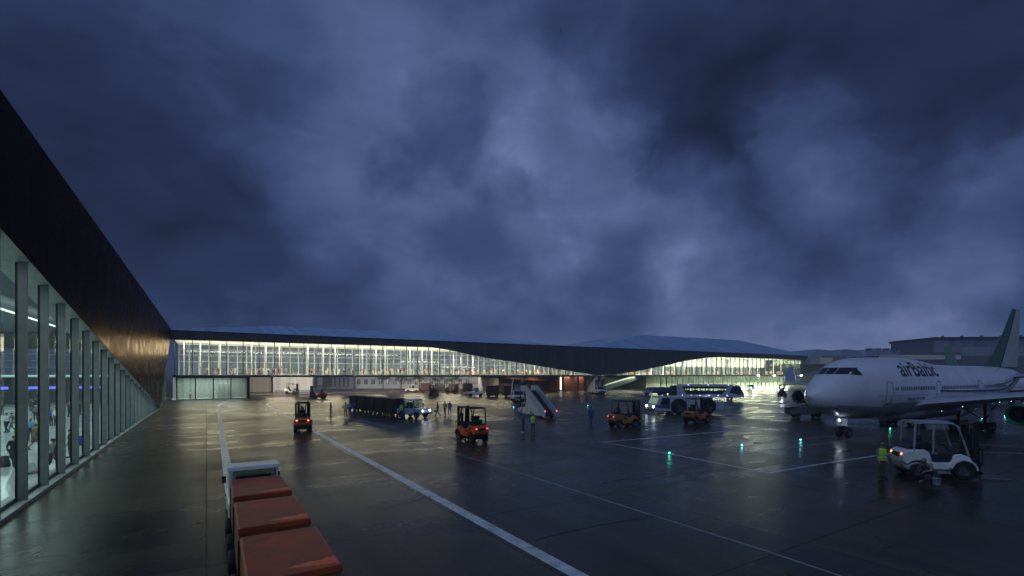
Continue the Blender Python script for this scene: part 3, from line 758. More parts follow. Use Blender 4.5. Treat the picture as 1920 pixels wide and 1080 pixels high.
# ------------------------------------------------------------------ forklifts (forward = +x)
def make_forklift(paint, rear_lamp, mast_h=2.28, drop_guard=False):
    t = thing('forklift', '', 'forklift')
    prof = [(-1.22, .50), (-1.36, .62), (-1.40, .86), (-1.34, 1.02), (-1.16, 1.13), (-.62, 1.15), (-.45, 1.05), (-.38, .78), (-.30, .66), (.18, .66), (.26, .74), (.38, .98), (.62, 1.02), (.92, .90), (1.02, .70), (1.0, .44), (.45, .36), (-.45, .34), (-.60, .62), (-.78, .70), (-1.02, .66)]
    MB().prism(prof, -.54, .54).build('body', paint, t, bevel=.05)
    MB().prism([(-1.20, .49), (-1.34, .56), (-1.30, .40), (-1.10, .24), (-.55, .22), (-.50, .36), (-.62, .55), (-.80, .62), (-1.0, .60)], -.50, .50).bx(-.55, .95, -.42, .42, .18, .35).build('counterweight', M_dark, t, bevel=.03)
    MB().prism([(-1.10, 1.152), (-.62, 1.17), (-.50, 1.08), (-.36, .80), (.12, .68), (.12, .72), (-.30, .86), (-.42, 1.16), (-.60, 1.24), (-1.05, 1.22)], -.42, .42).build('engine_cover', M_dark, t, bevel=.03)
    MB().bx(-.55, -.05, -.25, .25, 1.06, 1.17).box((-.60, 0, 1.42), (.11, .48, .58), rot=(0, R(-10), 0)).bx(-.92, -.66, -.30, .30, 1.24, 1.46).build('seat', M_seat, t, bevel=.04)
    MB().prism([(.28, .75), (.62, 1.02), (.92, 1.0), (.86, 1.18), (.62, 1.22), (.36, 1.0)], -.48, .48).build('dashboard', M_dark, t, bevel=.03)
    st = MB().cyl((.50, 0, 1.05), (.28, 0, 1.36), .025, seg=8)
    ring = [(Vector((.27, 0, 1.37)) + Vector((math.cos(a)*.17*.82, math.sin(a)*.17, math.cos(a)*.17*.57))) for a in [k*math.pi/8 for k in range(17)]]
    st.tube(ring, .016, 6).build('steering_wheel', M_black, t, True)
    gd = MB()
    zt = mast_h-.06
    for y in (-.50, .50):
        gd.tube([(-.98, y, 1.10), (-.92, y, zt-.03), (-.72, y, zt), (.30, y, zt), (.52, y, zt-.12), (.68, y, 1.6), (.88, y, .95)], .042, 8)
        gd.tube([(-.32, y, .80), (-.30, y, zt-.02)], .036, 8) if drop_guard else None
    gd.bx(-.95, .35, -.52, .52, zt+.01, zt+.055) if drop_guard else [gd.bx(-.85+.17*k, -.82+.17*k, -.5, .5, zt-.02, zt+.02) for k in range(8)]
    gd.bx(-.95, -.88, -.5, .5, zt-.04, zt+.02).bx(.32, .40, -.5, .5, zt-.04, zt+.02)
    gd.build('overhead_guard', M_dark if not drop_guard else MATS.get('guard_grey', M_grey), t, True)
    ms = MB()
    for y in (-.38, .38):
        ms.bx(1.08, 1.20, y-.06, y+.06, .10, mast_h); s2 = .8*y/abs(y); ms.bx(1.20, 1.30, y*.78-.05, y*.78+.05, .10, mast_h-.04)
    for z in (.22, 1.15, mast_h-.10): ms.bx(1.07, 1.19, -.34, .34, z-.05, z+.05)
    for y in (-.17, .17): ms.cyl((1.14, y, .15), (1.14, y, mast_h-.25), .035, seg=8)
    ms.cyl((1.22, 0, .2), (1.22, 0, mast_h-.5), .05, seg=8)
    for y in (-.05, .05): ms.bx(1.24, 1.27, y-.012, y+.012, .4, mast_h-.2)
    ms.build('mast', M_dark, t)
    ca = MB().bx(1.31, 1.36, -.50, .50, .22, .32).bx(1.31, 1.36, -.50, .50, .60, .70).bx(1.31, 1.35, -.50, .50, 1.18, 1.23)
    for k in range(6): ca.bx(1.32, 1.35, -.48+.19*k-.015, -.48+.19*k+.015, .7, 1.2)
    ca.build('carriage', M_dark, t)
    for y in (-.30, .30):
        MB().prism([(1.365, .70), (1.41, .70), (1.42, .12), (2.42, .06), (2.42, .04), (1.365, .04)], y-.055, y+.055).build('fork', M_grey, t)
    for x, r, w in ((.66, .37, .26), (-.86, .29, .22)):
        for y in (-.52, .52): wheel(t, x, y, r, w)
    for y in (-.40, .40): MB().sph((-1.365, y, .93), (.035, .075, .055), 10, 6).build('tail_light', rear_lamp, t, True)
    MB().bx(-1.405, -1.36, -.24, .24, .82, .98).build('rear_grille', M_black, t)
    arc = [R(4+16.5*k) for k in range(11)]
    fp = [(.66+.455*math.cos(q), .37+.455*math.sin(q)) for q in arc] + [(.66+.405*math.cos(q), .37+.405*math.sin(q)) for q in arc[::-1]]
    for y in (-.55, .55): MB().prism(fp, y-.13, y+.13).build('fender', paint, t)
    return t
GF = 'forklifts working on the apron'
def put(o, px, py, deg, label, group=None, sc=None, sub=None, z=0):
    o.location = G(px, py, z); o.rotation_euler = (0, 0, R(deg)); o['label'] = label
    if group: o['group'] = group
    if sc: o.scale = (sc,)*3
    return o
fo = make_forklift(M_orange, M_tailo)
MATS['tail_light_red'] = M_tail
put(fo, 568, 808, 112, 'orange red forklift with a seated driver, seen from straight behind with amber lamps', GF, 1.14)
def fdup(px, py, deg, label, sub=None, sc=1.14):
    c = dup(fo, G(px, py), R(deg), label, GF, sub); c.scale = (sc,)*3; return c
fdup(884, 827, 124, 'empty orange forklift with two red tail lamps and mast to the left', {'tail_light_amber': 'tail_light_red'})
fdup(1171, 801, 22, 'orange brown forklift with one red lamp, facing right beside the walking man in blue', {'orange_paint': 'ochre_paint', 'tail_light_amber': 'tail_light_red'})
fd = fdup(1307, 793, 34, 'dull ochre forklift parked in front of the large white pushback tug', {'orange_paint': 'ochre_paint', 'tail_light_amber': 'rim_grey'})
fdup(597, 747.5, 184, 'dark red forklift with mast to the left under the glass bridge', {'orange_paint': 'red_paint', 'tail_light_amber': 'rim_grey'}, 1.2)
fdup(547, 739, 5, 'distant white forklift with mast to the right before the pale warehouse', {'orange_paint': 'white_paint', 'tail_light_amber': 'rim_grey'}, 1.2)
fdup(813, 744.5, 262, 'dark forklift facing the camera behind the blue overall workers', {'orange_paint': 'red_paint', 'tail_light_amber': 'rim_grey'}, 1.2)
fdup(846, 738, 10, 'far red forklift with mast to the right in front of the row of trees', {'orange_paint': 'orange_paint', 'tail_light_amber': 'rim_grey'}, 1.2)
fk = fdup(1467, 744.5, 236, 'dark forklift with lit headlamps by the wing tip of the airliner', {'orange_paint': 'dark_steel', 'tail_light_amber': 'rim_grey'}, 1.25)
for y in (-.42, .42): MB().sph((1.0, y, 1.32), (.06, .09, .09), 10, 6).build('headlight', M_head, fk, True)
spot('forklift_beam', (1.45, 0, 1.35), (1, 0, -.25), 120, (.8, .9, 1), 70, fk)
M_lgrey = pmat('light_grey_paint', (.42, .43, .46), .4, coat=.2)
M_guard = pmat('guard_grey', (.40, .43, .48), .4, .2)
M_navy = pmat('navy_panel', (.02, .03, .06), .4)
wf = make_forklift(M_white, M_tailo, 2.28, True)
put(wf, 1753, 893, -14, 'white forklift with grey canopy being repaired in front of the airliner', GF, 1.2)
MB().prism([(-.40, .70), (.22, .70), (.30, .86), (.22, .98), (-.40, .98)], -.56, -.545).build('side_panel', M_navy, wf)
for ch in wf.children:
    if ch.name.startswith('counterweight'): ch.data.materials[0] = M_lgrey
hb = MB().prism([(-1.18, 1.16), (-1.0, 1.40), (-.62, 1.48), (-.36, 1.42), (-.36, 1.16)], -.50, .50).build('rear_cage', M_dark, wf, bevel=.05)
MB().bx(-1.415, -1.36, -.28, -.02, .80, .98).build('number_plate', M_black, wf)

# ------------------------------------------------------------------ baggage tractors and carts
M_cabglass = gmat('cab_glass', (.45, .62, .62), 1.3)
M_bluewhite = pmat('pale_blue_paint', (.34, .42, .58), .35, var=.12, coat=.3)
def make_tractor(paint, lit=False):
    t = thing('baggage_tractor', '', 'baggage tractor')
    pr = [(-1.5, .36), (-1.5, .86), (-.95, .90), (-.62, .92), (.52, .92), (.70, .94), (1.42, .84), (1.52, .70), (1.54, .38), (1.22, .36), (1.16, .52), (1.0, .62), (.72, .62), (.56, .52), (.50, .36), (-.62, .34), (-.70, .50), (-.86, .62), (-1.1, .62), (-1.26, .50), (-1.32, .36)]
    MB().prism(pr, -.74, .74).build('body', paint, t, bevel=.035)
    cb = MB()
    for y in (-.68, .68):
        cb.tube([(-.62, y, .90), (-.58, y, 1.70)], .035, 6).tube([(.62, y, .92), (.36, y, 1.70)], .035, 6).tube([(.02, y, .92), (.02, y, 1.70)], .03, 6)
    cb.prism([(-.68, 1.68), (.42, 1.68), (.38, 1.77), (-.62, 1.79)], -.76, .76)
    cb.prism([(-.60, .90), (-.56, .90), (-.56, 1.16), (-.60, 1.16)], -.66, .66)
    cb.build('cab', paint, t, bevel=.015)
    MB().add([(.60, -.64, .96), (.60, .64, .96), (.37, .64, 1.67), (.37, -.64, 1.67)], [(0, 1, 2, 3)]).build('windscreen', M_cabglass, t)
    MB().add([(-.59, -.64, 1.18), (-.59, .64, 1.18), (-.57, .64, 1.66), (-.57, -.64, 1.66)], [(0, 1, 2, 3)]).build('rear_window', M_cabglass, t)
    for y in (-.69, .69):
        MB().add([(-.55, y, .95), (-.02, y, .95), (-.02, y, 1.66), (-.55, y, 1.66)], [(0, 1, 2, 3)]).build('side_window', M_cabglass, t)
        MB().bx(-.5, .5, y*1.085-.012, y*1.085+.012, .45, .88).bx(-.42, -.28, y*1.12-.02, y*1.12+.02, .78, .81).build('door', paint, t)
        MB().bx(.48, .54, y*1.18-.06, y*1.18+.06, 1.12, 1.34).build('mirror', M_dark, t)
    MB().bx(-.5, -.08, -.5, .5, .93, 1.05).box((-.46, 0, 1.25), (.1, 1.0, .45)).build('seat', M_seat, t)
    MB().bx(1.53, 1.60, -.76, .76, .40, .54).build('bumper', M_dark, t, bevel=.02)
    MB().bx(-1.60, -1.51, -.30, .30, .42, .60).build('hitch', M_dark, t)
    for x in (.86, -.98):
        for y in (-.66, .66): wheel(t, x, y, .29, .2)
    for y in (-.52, .52):
        MB().sph((1.50, y, .72), (.05, .10, .08), 10, 6).build('headlight', M_head if lit else M_glassd, t, True)
        MB().bx(-1.525, -1.50, y-.08, y+.08, .62, .76).build('tail_light', M_red, t)
    return t
def cartmat():
    m = pmat('rust_red_cover', (.42, .080, .028), .5, var=.35, scale=1.4, coat=0, spec=.3, rvar=.1, bump=.05, bscale=9)
    nt = m.node_tree; L = nt.links; b = nt.nodes['Principled BSDF']
    src = b.inputs['Base Color'].links[0].from_socket
    tc = nd(nt, 'ShaderNodeTexCoord'); s = nd(nt, 'ShaderNodeSeparateXYZ'); L.new(tc.outputs['Object'], s.inputs[0])
    def mt(op, a, c):
        n = nd(nt, 'ShaderNodeMath', operation=op)
        for i, q in enumerate((a, c)):
            if isinstance(q, (int, float)): n.inputs[i].default_value = q
            else: L.new(q, n.inputs[i])
        return n.outputs[0]
    nz = nd(nt, 'ShaderNodeTexNoise'); nz.inputs['Scale'].default_value = 5; nz.inputs['Detail'].default_value = 7; nz.inputs['Roughness'].default_value = .65
    L.new(tc.outputs['Object'], nz.inputs['Vector'])
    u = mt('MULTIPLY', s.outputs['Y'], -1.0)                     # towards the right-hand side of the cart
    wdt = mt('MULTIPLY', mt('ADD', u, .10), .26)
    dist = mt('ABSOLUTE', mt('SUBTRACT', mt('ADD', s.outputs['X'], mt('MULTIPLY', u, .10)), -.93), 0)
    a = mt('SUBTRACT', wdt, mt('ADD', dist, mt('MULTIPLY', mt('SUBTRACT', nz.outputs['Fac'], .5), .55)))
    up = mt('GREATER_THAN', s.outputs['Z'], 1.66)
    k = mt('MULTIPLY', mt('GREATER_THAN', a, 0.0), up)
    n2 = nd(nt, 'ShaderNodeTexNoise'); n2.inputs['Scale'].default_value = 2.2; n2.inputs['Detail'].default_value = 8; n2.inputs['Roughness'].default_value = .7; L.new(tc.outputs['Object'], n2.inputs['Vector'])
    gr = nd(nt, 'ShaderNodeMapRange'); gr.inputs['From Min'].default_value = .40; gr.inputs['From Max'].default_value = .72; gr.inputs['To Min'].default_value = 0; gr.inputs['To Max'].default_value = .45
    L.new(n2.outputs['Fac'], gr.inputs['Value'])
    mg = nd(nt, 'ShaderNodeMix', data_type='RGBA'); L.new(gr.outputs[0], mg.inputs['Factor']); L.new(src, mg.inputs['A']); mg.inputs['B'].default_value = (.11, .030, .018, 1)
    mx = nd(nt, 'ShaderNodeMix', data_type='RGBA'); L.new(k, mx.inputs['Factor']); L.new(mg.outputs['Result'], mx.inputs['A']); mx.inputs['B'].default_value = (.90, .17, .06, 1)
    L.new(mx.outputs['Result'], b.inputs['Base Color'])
    return m
M_cover = cartmat()
M_cside = pmat('orange_brown_side', (.26, .085, .035), .5, var=.45, scale=2.5)
M_cdark = pmat('charcoal_cover', (.032, .031, .031), .5, var=.25)
M_cdk2 = pmat('dark_maroon_cover', (.085, .03, .028), .5, var=.25)
def make_cart(cover, side, zt=1.72, L=2.5, W=1.46):
    t = thing('baggage_cart', '', 'baggage cart')
    MB().bx(-L/2, L/2, -W/2+.05, W/2-.05, .36, .48).bx(-L/2+.1, L/2-.1, -.1, .1, .26, .36).build('chassis', M_dark, t)
    MB().bx(-L/2+.015, L/2-.015, -W/2+.012, W/2-.012, .48, zt-.11).build('container', side, t, bevel=.02)
    MB().prism([(-W/2, zt-.14), (W/2, zt-.14), (W/2, zt-.03), (W/2-.03, zt), (-W/2+.03, zt), (-W/2, zt-.03)], -L/2, L/2, 'x').build('cover', cover, t, bevel=.018, seg=2)
    for x in (-L/2+.02, L/2-.02):
        for y in (-W/2+.02, W/2-.02): MB().bx(x-.03, x+.03, y-.03, y+.03, .4, zt-.27).build('corner_post', M_dark, t)
    MB().cyl((L/2, 0, .34), (L/2+.68, 0, .38), .035, seg=8).bx(L/2+.62, L/2+.72, -.06, .06, .33, .43).build('drawbar', M_dark, t)
    for x in (-L/2+.38, L/2-.38):
        for y in (-W/2-.05, W/2+.05): wheel(t, x, y, .31 if zt < 2 else .27, .19)
    return t
tw = make_tractor(M_white)
CD = Vector((-.525, .851, 0)); CA = math.degrees(math.atan2(.851, -.525))
c2 = Vector((-5.88, 11.77, 0))
gt = 'baggage train with red covers in the foreground'
tw.location = c2 + CD*6.25; tw.scale = (1.06,)*3; tw.rotation_euler = (0, 0, R(CA)); tw['label'] = 'weathered white baggage tractor pulling the three red covered carts in the foreground'; tw['group'] = 'baggage tractors'
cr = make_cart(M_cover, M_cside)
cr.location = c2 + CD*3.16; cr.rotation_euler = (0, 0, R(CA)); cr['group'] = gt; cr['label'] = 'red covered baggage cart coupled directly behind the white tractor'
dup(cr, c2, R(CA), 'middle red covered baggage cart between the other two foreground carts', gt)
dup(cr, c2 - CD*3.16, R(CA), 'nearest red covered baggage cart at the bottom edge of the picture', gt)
# dark train with the lit tractor
tb = make_tractor(M_bluewhite, True)  # white tractor; the bluish light on it is put into the paint colour
q0 = G(776, 783); dd = Vector((.80, -.60, 0)).normalized(); da = math.degrees(math.atan2(dd.y, dd.x))
tb.location = q0; tb.rotation_euler = (0, 0, R(da+8)); tb.scale = (1.22,)*3; tb['label'] = 'pale blue baggage tractor with glaring headlights pulling the dark cart train'; tb['group'] = 'baggage tractors'
spot('tractor_beam', (1.75, 0, .8), (1, -.05, -.16), 260, (.72, .84, 1), 70, tb)
point('tractor_glow', (1.75, -.4, .85), 5, (.7, .82, 1), .08, tb)
cdk = make_cart(M_cdark, M_cdark, 2.2, 2.35, 1.6)
gd_ = 'dark baggage cart train behind the lit tractor'
p1 = q0 - dd*3.5; p2 = G(672, 771)
ords = ['first dark cart, coupled to the pale blue tractor with headlights', 'second dark cart behind the pale blue tractor with headlights', 'middle dark cart of the five cart train', 'fourth dark cart of the train, last but one', 'last dark cart of the train beside the workers in blue overalls']
for i in range(5):
    p = p1.lerp(p2, i/4.0); a = math.atan2(p1.y-p2.y, p1.x-p2.x)
    if i == 0: o = cdk; o.location = p; o.rotation_euler = (0, 0, a); o['label'] = ords[0]; o['group'] = gd_
    else: o = dup(cdk, p, a, ords[i], gd_)
# far trains
def far_train(px, py, deg, sc, tlabel, carts, cmat, group, lab, step=3.5):
    o = dup(tw, G(px, py), R(deg), tlabel, 'baggage tractors'); o.scale = (sc,)*3
    d = Vector((math.cos(R(deg)), math.sin(R(deg)), 0))
    for i in range(carts):
        c = dup(cdk, G(px, py) - d*(step*sc*.95*(i+1)), R(deg), lab[i], group, cmat[i]); c.scale = (sc*.95,)*3
mar = {'charcoal_cover': 'dark_maroon_cover'}; rdc = {'charcoal_cover': 'dark_maroon_cover'}
far_train(891, 744, 181, 1.25, 'white baggage tractor facing left with three maroon carts beyond the orange forklift', 3, [mar, mar, mar], 'maroon baggage carts under the bridge',
          ['maroon cart nearest the white far tractor', 'middle maroon cart between two others', 'maroon cart nearest the stair truck facing the camera'], 3.35)
far_train(773, 735.5, 181, 1.25, 'small distant white baggage tractor under the bridge by the trees', 4, [rdc, {}, {}, {}], 'small distant carts by the trees',
          ['small bright red far cart right behind the distant white tractor', 'distant dark cart just right of the small red one', 'distant dark cart behind the dark forklift mast', 'last distant dark cart next to the far red forklift'], 3.35)

# ------------------------------------------------------------------ boarding stairs trucks (forward = +x, stairs climb towards the cab)
M_alu = pmat('pale_panel', (.55, .57, .62), .4, .1, var=.1)
M_tread = pmat('ribbed_tread', (.07, .075, .085), .5, .3, seam=(0, .06, .3, .4))
def make_stairs(far=False):
    t = thing('boarding_stairs_truck', '', 'stairs truck')
    n = 15; x0, z0, x1, z1 = -3.5, .30, 1.0, 2.95
    MB().prism([(-3.0, .30), (-1.6, .28), (3.3, .40), (3.35, .85), (2.55, .98), (1.05, 1.0), (1.05, 2.75), (.9, 2.7), (-3.1, .38)], -.82, .82).build('body', M_white, t, bevel=.03)
    MB().prism([(1.06, .98), (2.62, .98), (2.10, 1.62), (1.06, 1.64)], -.80, .80).build('cab', M_white, t, bevel=.05)
    MB().add([(2.58, -.70, 1.05), (2.58, .70, 1.05), (2.16, .70, 1.58), (2.16, -.70, 1.58)], [(0, 1, 2, 3)]).build('windscreen', M_glassd, t)
    for y in (-.806, .806): MB().prism([(1.25, 1.05), (2.40, 1.05), (2.02, 1.55), (1.25, 1.56)], y-.01, y+.01).build('side_window', M_glassd, t)
    MB().bx(3.30, 3.42, -.85, .85, .34, .52).build('bumper', M_dark, t, bevel=.02)
    MB().bx(3.352, 3.38, -.36, .36, .56, .78).build('grille', M_black, t)
    for y in (-.62, .62): MB().sph((3.34, y, .68), (.05, .13, .09), 10, 6).build('headlight', M_grey, t, True)
    for y in (-.95, .95): MB().bx(2.3, 2.36, y-.09, y+.09, 1.1, 1.36).build('mirror', M_dark, t)
    for k in range(n):
        x = x0+(x1-x0)*k/(n-1); z = z0+(z1-z0)*k/(n-1)
        MB().bx(x-.17, x+.17, -.62, .62, z-.03, z).bx(x+.14, x+.17, -.62, .62, z, z+.16).build('step', M_tread, t)
    dx, dz = x1-x0, z1-z0
    for y in (-.74, .74):
        a, b = y-.07, y+.07
        MB().prism([(x0-.30, z0-.12), (x0+.1, z0-.12), (x1+.3, z1-.1), (x1+.3, z1+.85), (x0-.05, z0+.82), (x0-.30, z0+.5)], a, b).build('side_panel', M_alu, t, bevel=.03)
        hr = MB().tube([(x0-.1, y, z0+.9), (x1+.2, y, z1+1.0), (2.8, y, z1+1.0)], .03, 6)
        for q in (0, .25, .5, .75, 1): hr.cyl((x0+dx*q, y, z0+dz*q+.7), (x0+dx*q, y, z0+dz*q+.95), .02, seg=6)
        hr.build('handrail', M_grey, t, True)
        MB().bx(1.25, 1.37, y-.06, y+.06, .9, z1+1.15).bx(2.75, 2.87, y-.06, y+.06, 1.6 if y else 0, z1+1.15).build('post', M_dark, t)
        MB().bx(1.3, 2.85, y-.03, y+.03, z1+.05, z1+.75).build('platform_panel', M_alu, t)
        MB().sph((x0-.33, y, z0+.62), (.05, .09, .09), 10, 6).build('tail_light', M_tail if not far else M_red, t, True)
    MB().bx(1.15, 2.9, -.72, .72, z1-.06, z1).build('platform', M_dark, t)
    for x, r in ((2.35, .36), (-.4, .36), (-2.6, .22)):
        for y in (-.72, .72): wheel(t, x, y, r, .24)
    return t
sm = make_stairs()
put(sm, 1005, 781, 114, 'white boarding stairs truck with red lamps seen from the foot of its dark steps', 'boarding stairs trucks', 1.0); sm.location = (2.85, 58.1, 0)
sf = dup(sm, G(970, 751.5), R(-86), 'white stair truck facing the camera beside the maroon carts', 'boarding stairs trucks', {'tail_light_red': 'red_paint'}); sf.scale = (1.22,)*3
sf2 = dup(sm, G(1119, 738.5), R(-80), 'far white stair truck facing the camera before the copper coloured wall', 'boarding stairs trucks', {'tail_light_red': 'red_paint'}); sf2.scale = (1.22,)*3

# ------------------------------------------------------------------ pushback tug
M_tug = pmat('tug_paint', (.50, .52, .60), .38, var=.1, coat=.2)
M_bpanel = pmat('tug_blue_panel', (.06, .12, .30), .4)
M_litcab = pmat('lit_cab_glass', (.30, .40, .22), .1, emit=(.6, .85, .35), estr=.22)
tug = thing('pushback_tug', '', 'pushback tug')
put(tug, 1281, 775.5, 186, 'big white pushback tug with one huge dark wheel and lit green cab', None, 1.0)
MB().prism([(4.35, .42), (4.5, .75), (4.42, 1.15), (4.15, 1.35), (3.75, 2.12), (3.45, 2.26), (-3.2, 2.30), (-3.3, 1.72), (-4.75, 1.60), (-4.75, .42), (-1.0, .38), (3.2, .38)], -1.45, 1.45).build('body', M_tug, tug, bevel=.07)
for y in (-1.47, 1.47):
    sg = 1 if y > 0 else -1
    for cx in (1.25, -2.6):
        oc = [(cx+1.13*math.cos(a), .95+1.13*math.sin(a)) for a in [R(22.5+45*k) for k in range(8)]]
        oc = [(x, max(z, .37)) for x, z in oc]
        MB().prism(oc, y-.02, y+.015).build('wheel_arch', M_black, tug)
    MB().prism([(2.45, 1.25), (3.35, 1.25), (3.70, 1.30), (3.42, 2.12), (2.45, 2.12)], y-.02, y+.012).build('side_window', M_glassd, tug)
    MB().prism([(2.45, .75), (4.25, .95), (4.28, 1.22), (2.45, 1.22)], y-.02, y+.014).build('door_panel', M_bpanel, tug)
    MB().cyl((4.44, y*.80, .98), (4.50, y*.80, .98), .13, seg=12).build('headlight', M_head, tug)
    for x in (.0, -1.0, -3.9): MB().bx(x-.012, x+.012, y-.015, y+.008, .45, 2.2 if x > -3 else 1.55).build('panel_seam', M_dark, tug)
    for cx in (1.25, -2.6): wheel(tug, cx, y*.93, .90, .62)
MB().add([(4.17, -1.25, 1.38), (4.17, 1.25, 1.38), (3.80, 1.25, 2.10), (3.80, -1.25, 2.10)], [(0, 1, 2, 3)]).build('windscreen', M_litcab, tug)
MB().bx(4.40, 4.75, -1.3, 1.3, .42, .66).bx(4.6, 4.78, -.8, .8, .40, .5).build('bumper', M_dark, tug, bevel=.03)
MB().bx(2.2, 2.6, -.15, .15, 2.28, 2.40).build('roof_beacon', M_dark, tug)
spot('tug_beam', (4.75, 1.1, .98), (1, .0, -.25), 160, (.75, .88, 1), 70, tug)

# ------------------------------------------------------------------ passenger bus
M_bus = pmat('bus_body', (.55, .56, .60), .38, var=.08, coat=.2)
bus = thing('passenger_bus', '', 'bus')
put(bus, 1326, 748, -10, 'white airport passenger bus with blue marker lights and large windows behind the tug', None, 1.0)
MB().prism([(-6.3, .42), (5.9, .42), (6.75, .55), (6.85, 1.1), (6.7, 1.35), (6.05, 2.72), (5.7, 2.92), (-6.3, 2.92)], -1.5, 1.5).build('body', M_bus, bus, bevel=.08)
MB().prism([(-7.2, .55), (-6.32, .55), (-6.32, 2.8), (-7.2, 2.8)], -1.35, 1.35).build('rear_module', M_dark, bus, bevel=.06)
M_busw = pmat('bus_window', (.03, .04, .05), .1, spec=.8, var=.1)
M_busl = emat('bus_saloon_lamp', (.75, 1, .55), .9)
for y in (-1.5, 1.5):
    a, b = y-.02, y+.02
    w = MB().prism([(-4.4, 1.05), (2.6, 1.05), (3.6, 2.62), (-5.2, 2.62)], a, b).build('side_window', M_busw, bus)
    rw = random.Random(4); mm = MB()
    for k in range(26):
        x = -4.6+.31*k; h = rw.uniform(.06, .32); mm.bx(x, x+rw.uniform(.08, .2), y-.024, y+.024, 2.05-h, 2.1+h*.4)
    mm.build('saloon_lights', M_busl, w)
    MB().prism([(4.0, 1.4), (6.05, .9), (6.5, 1.35), (6.0, 2.5), (5.6, 2.66), (4.55, 2.62)], a, b).build('front_side_window', M_busw, bus)
    for k in range(6): MB().sph((-5.2+1.75*k, y*1.02, .78), .075, 8, 6).build('marker_light', M_blue_led, bus, True)
    for k in range(3): MB().sph((-4.0+3.9*k, y*.96, 2.94), .09, 8, 6).build('roof_light', M_blue_led, bus, True)
    for x in (4.4, -4.2): wheel(bus, x, y*.88, .42, .3)
MB().add([(6.72, -1.3, 1.38), (6.72, 1.3, 1.38), (6.10, 1.3, 2.70), (6.10, -1.3, 2.70)], [(0, 1, 2, 3)]).build('windscreen', pmat('bus_windscreen', (.10, .14, .18), .1, spec=.8), bus)
MB().bx(-5.8, 5.2, -1.3, 1.3, 2.93, 3.08).build('roof_pod', M_grey, bus, bevel=.05)
for y in (-1.1, 1.1): MB().sph((6.82, y, .85), (.06, .2, .1), 10, 6).build('headlight', M_grey, bus, True)
MB().bx(6.72, 6.9, -1.45, 1.45, .44, .62).build('bumper', M_dark, bus, bevel=.03)
point('bus_marker_glow', (0, -2.0, .8), 8, (.3, .35, 1), .3, bus)

# ------------------------------------------------------------------ cargo truck
M_blue = pmat('blue_tarpaulin', (.06, .08, .20), .5, var=.25, seam=(0, .8, .06, .7))
ct = thing('cargo_truck', '', 'truck')
put(ct, 1234, 741, 178, 'pale blue cargo truck with long dark blue load facing left beyond the tug', None, 1.0)
MB().prism([(1.9, .5), (3.55, .5), (3.62, .9), (3.4, 1.12), (2.75, 1.2), (2.45, 1.95), (1.55, 2.0), (1.55, .5)], -.95, .95).build('cab', M_bluewhite, ct, bevel=.06)
MB().add([(2.76, -.8, 1.25), (2.76, .8, 1.25), (2.50, .8, 1.9), (2.50, -.8, 1.9)], [(0, 1, 2, 3)]).build('windscreen', M_glassd, ct)
for y in (-.96, .96): MB().prism([(1.7, 1.22), (2.6, 1.22), (2.38, 1.85), (1.7, 1.88)], y-.01, y+.01).build('side_window', M_glassd, ct)
MB().bx(-3.9, 1.45, -1.05, 1.05, .75, 2.0).build('load_body', M_blue, ct, bevel=.04)
MB().bx(-3.9, 1.9, -.5, .5, .5, .74).build('chassis', M_dark, ct)
for x in (2.8, -.4, -1.6, -3.1):
    for y in (-.85, .85): wheel(ct, x, y, .36, .26)
MB().sph((-3.92, .9, .95), .09, 8, 6).build('marker_light', M_blue_led, ct, True)
for y in (-.7, .7): MB().sph((3.6, y, .78), (.05, .12, .09), 8, 6).build('headlight', M_grey, ct, True)

# ------------------------------------------------------------------ car with headlights
car = thing('service_car', '', 'car')
put(car, 1408, 730.5, -98, 'small pale service car driving towards the camera with bright headlights', None, 1.1)
MB().prism([(-2.0, .35), (-2.1, .75), (-1.9, .95), (.95, .95), (1.9, .82), (2.05, .6), (2.0, .35)], -.85, .85).build('body', M_white, car, bevel=.07)
MB().prism([(-1.5, .95), (-1.2, 1.45), (.25, 1.48), (.95, .95)], -.75, .75).build('cabin', M_glassd, car, bevel=.06)
MB().prism([(-1.25, 1.44), (.28, 1.47), (.2, 1.53), (-1.15, 1.5)], -.72, .72).build('roof', M_white, car, bevel=.02)
for x in (1.3, -1.3):
    for y in (-.78, .78): wheel(car, x, y, .31, .2)
for y in (-.6, .6): MB().sph((2.0, y, .68), (.06, .15, .1), 10, 6).build('headlight', M_head, car, True)
spot('car_beam', (2.2, 0, .7), (1, 0, -.12), 300, (.85, .95, 1), 60, car)

# ------------------------------------------------------------------ cargo loader below the far engine
ld = thing('cargo_loader', '', 'loader')
put(ld, 1510, 783, 172, 'low grey cargo loader with a sloping deck below the green far engine', None, .95)
M_ldr = pmat('loader_grey', (.16, .17, .18), .45, .3, var=.2)
MB().prism([(2.0, .35), (2.1, .95), (1.85, .98), (.4, 1.55), (-1.6, 1.75), (-1.9, 1.6), (-1.9, .55), (-.4, .45)], -.75, .75).build('chassis', M_ldr, ld, bevel=.04)
MB().prism([(2.15, 1.0), (-1.75, 1.80), (-1.75, 1.88), (2.15, 1.08)], -.70, .70).build('conveyor', M_black, ld)
for y in (-.72, .72): MB().tube([(2.1, y, 1.08), (2.1, y, 1.35), (-1.7, y, 2.1), (-1.7, y, 1.85)], .03, 6).build('side_rail', M_grey, ld, True)
for x in (1.1, -1.2):
    for y in (-.68, .68): wheel(ld, x, y, .3, .2)
MB().bx(-1.95, -1.9, -.5, .5, .7, .95).build('bumper', M_liney, ld)
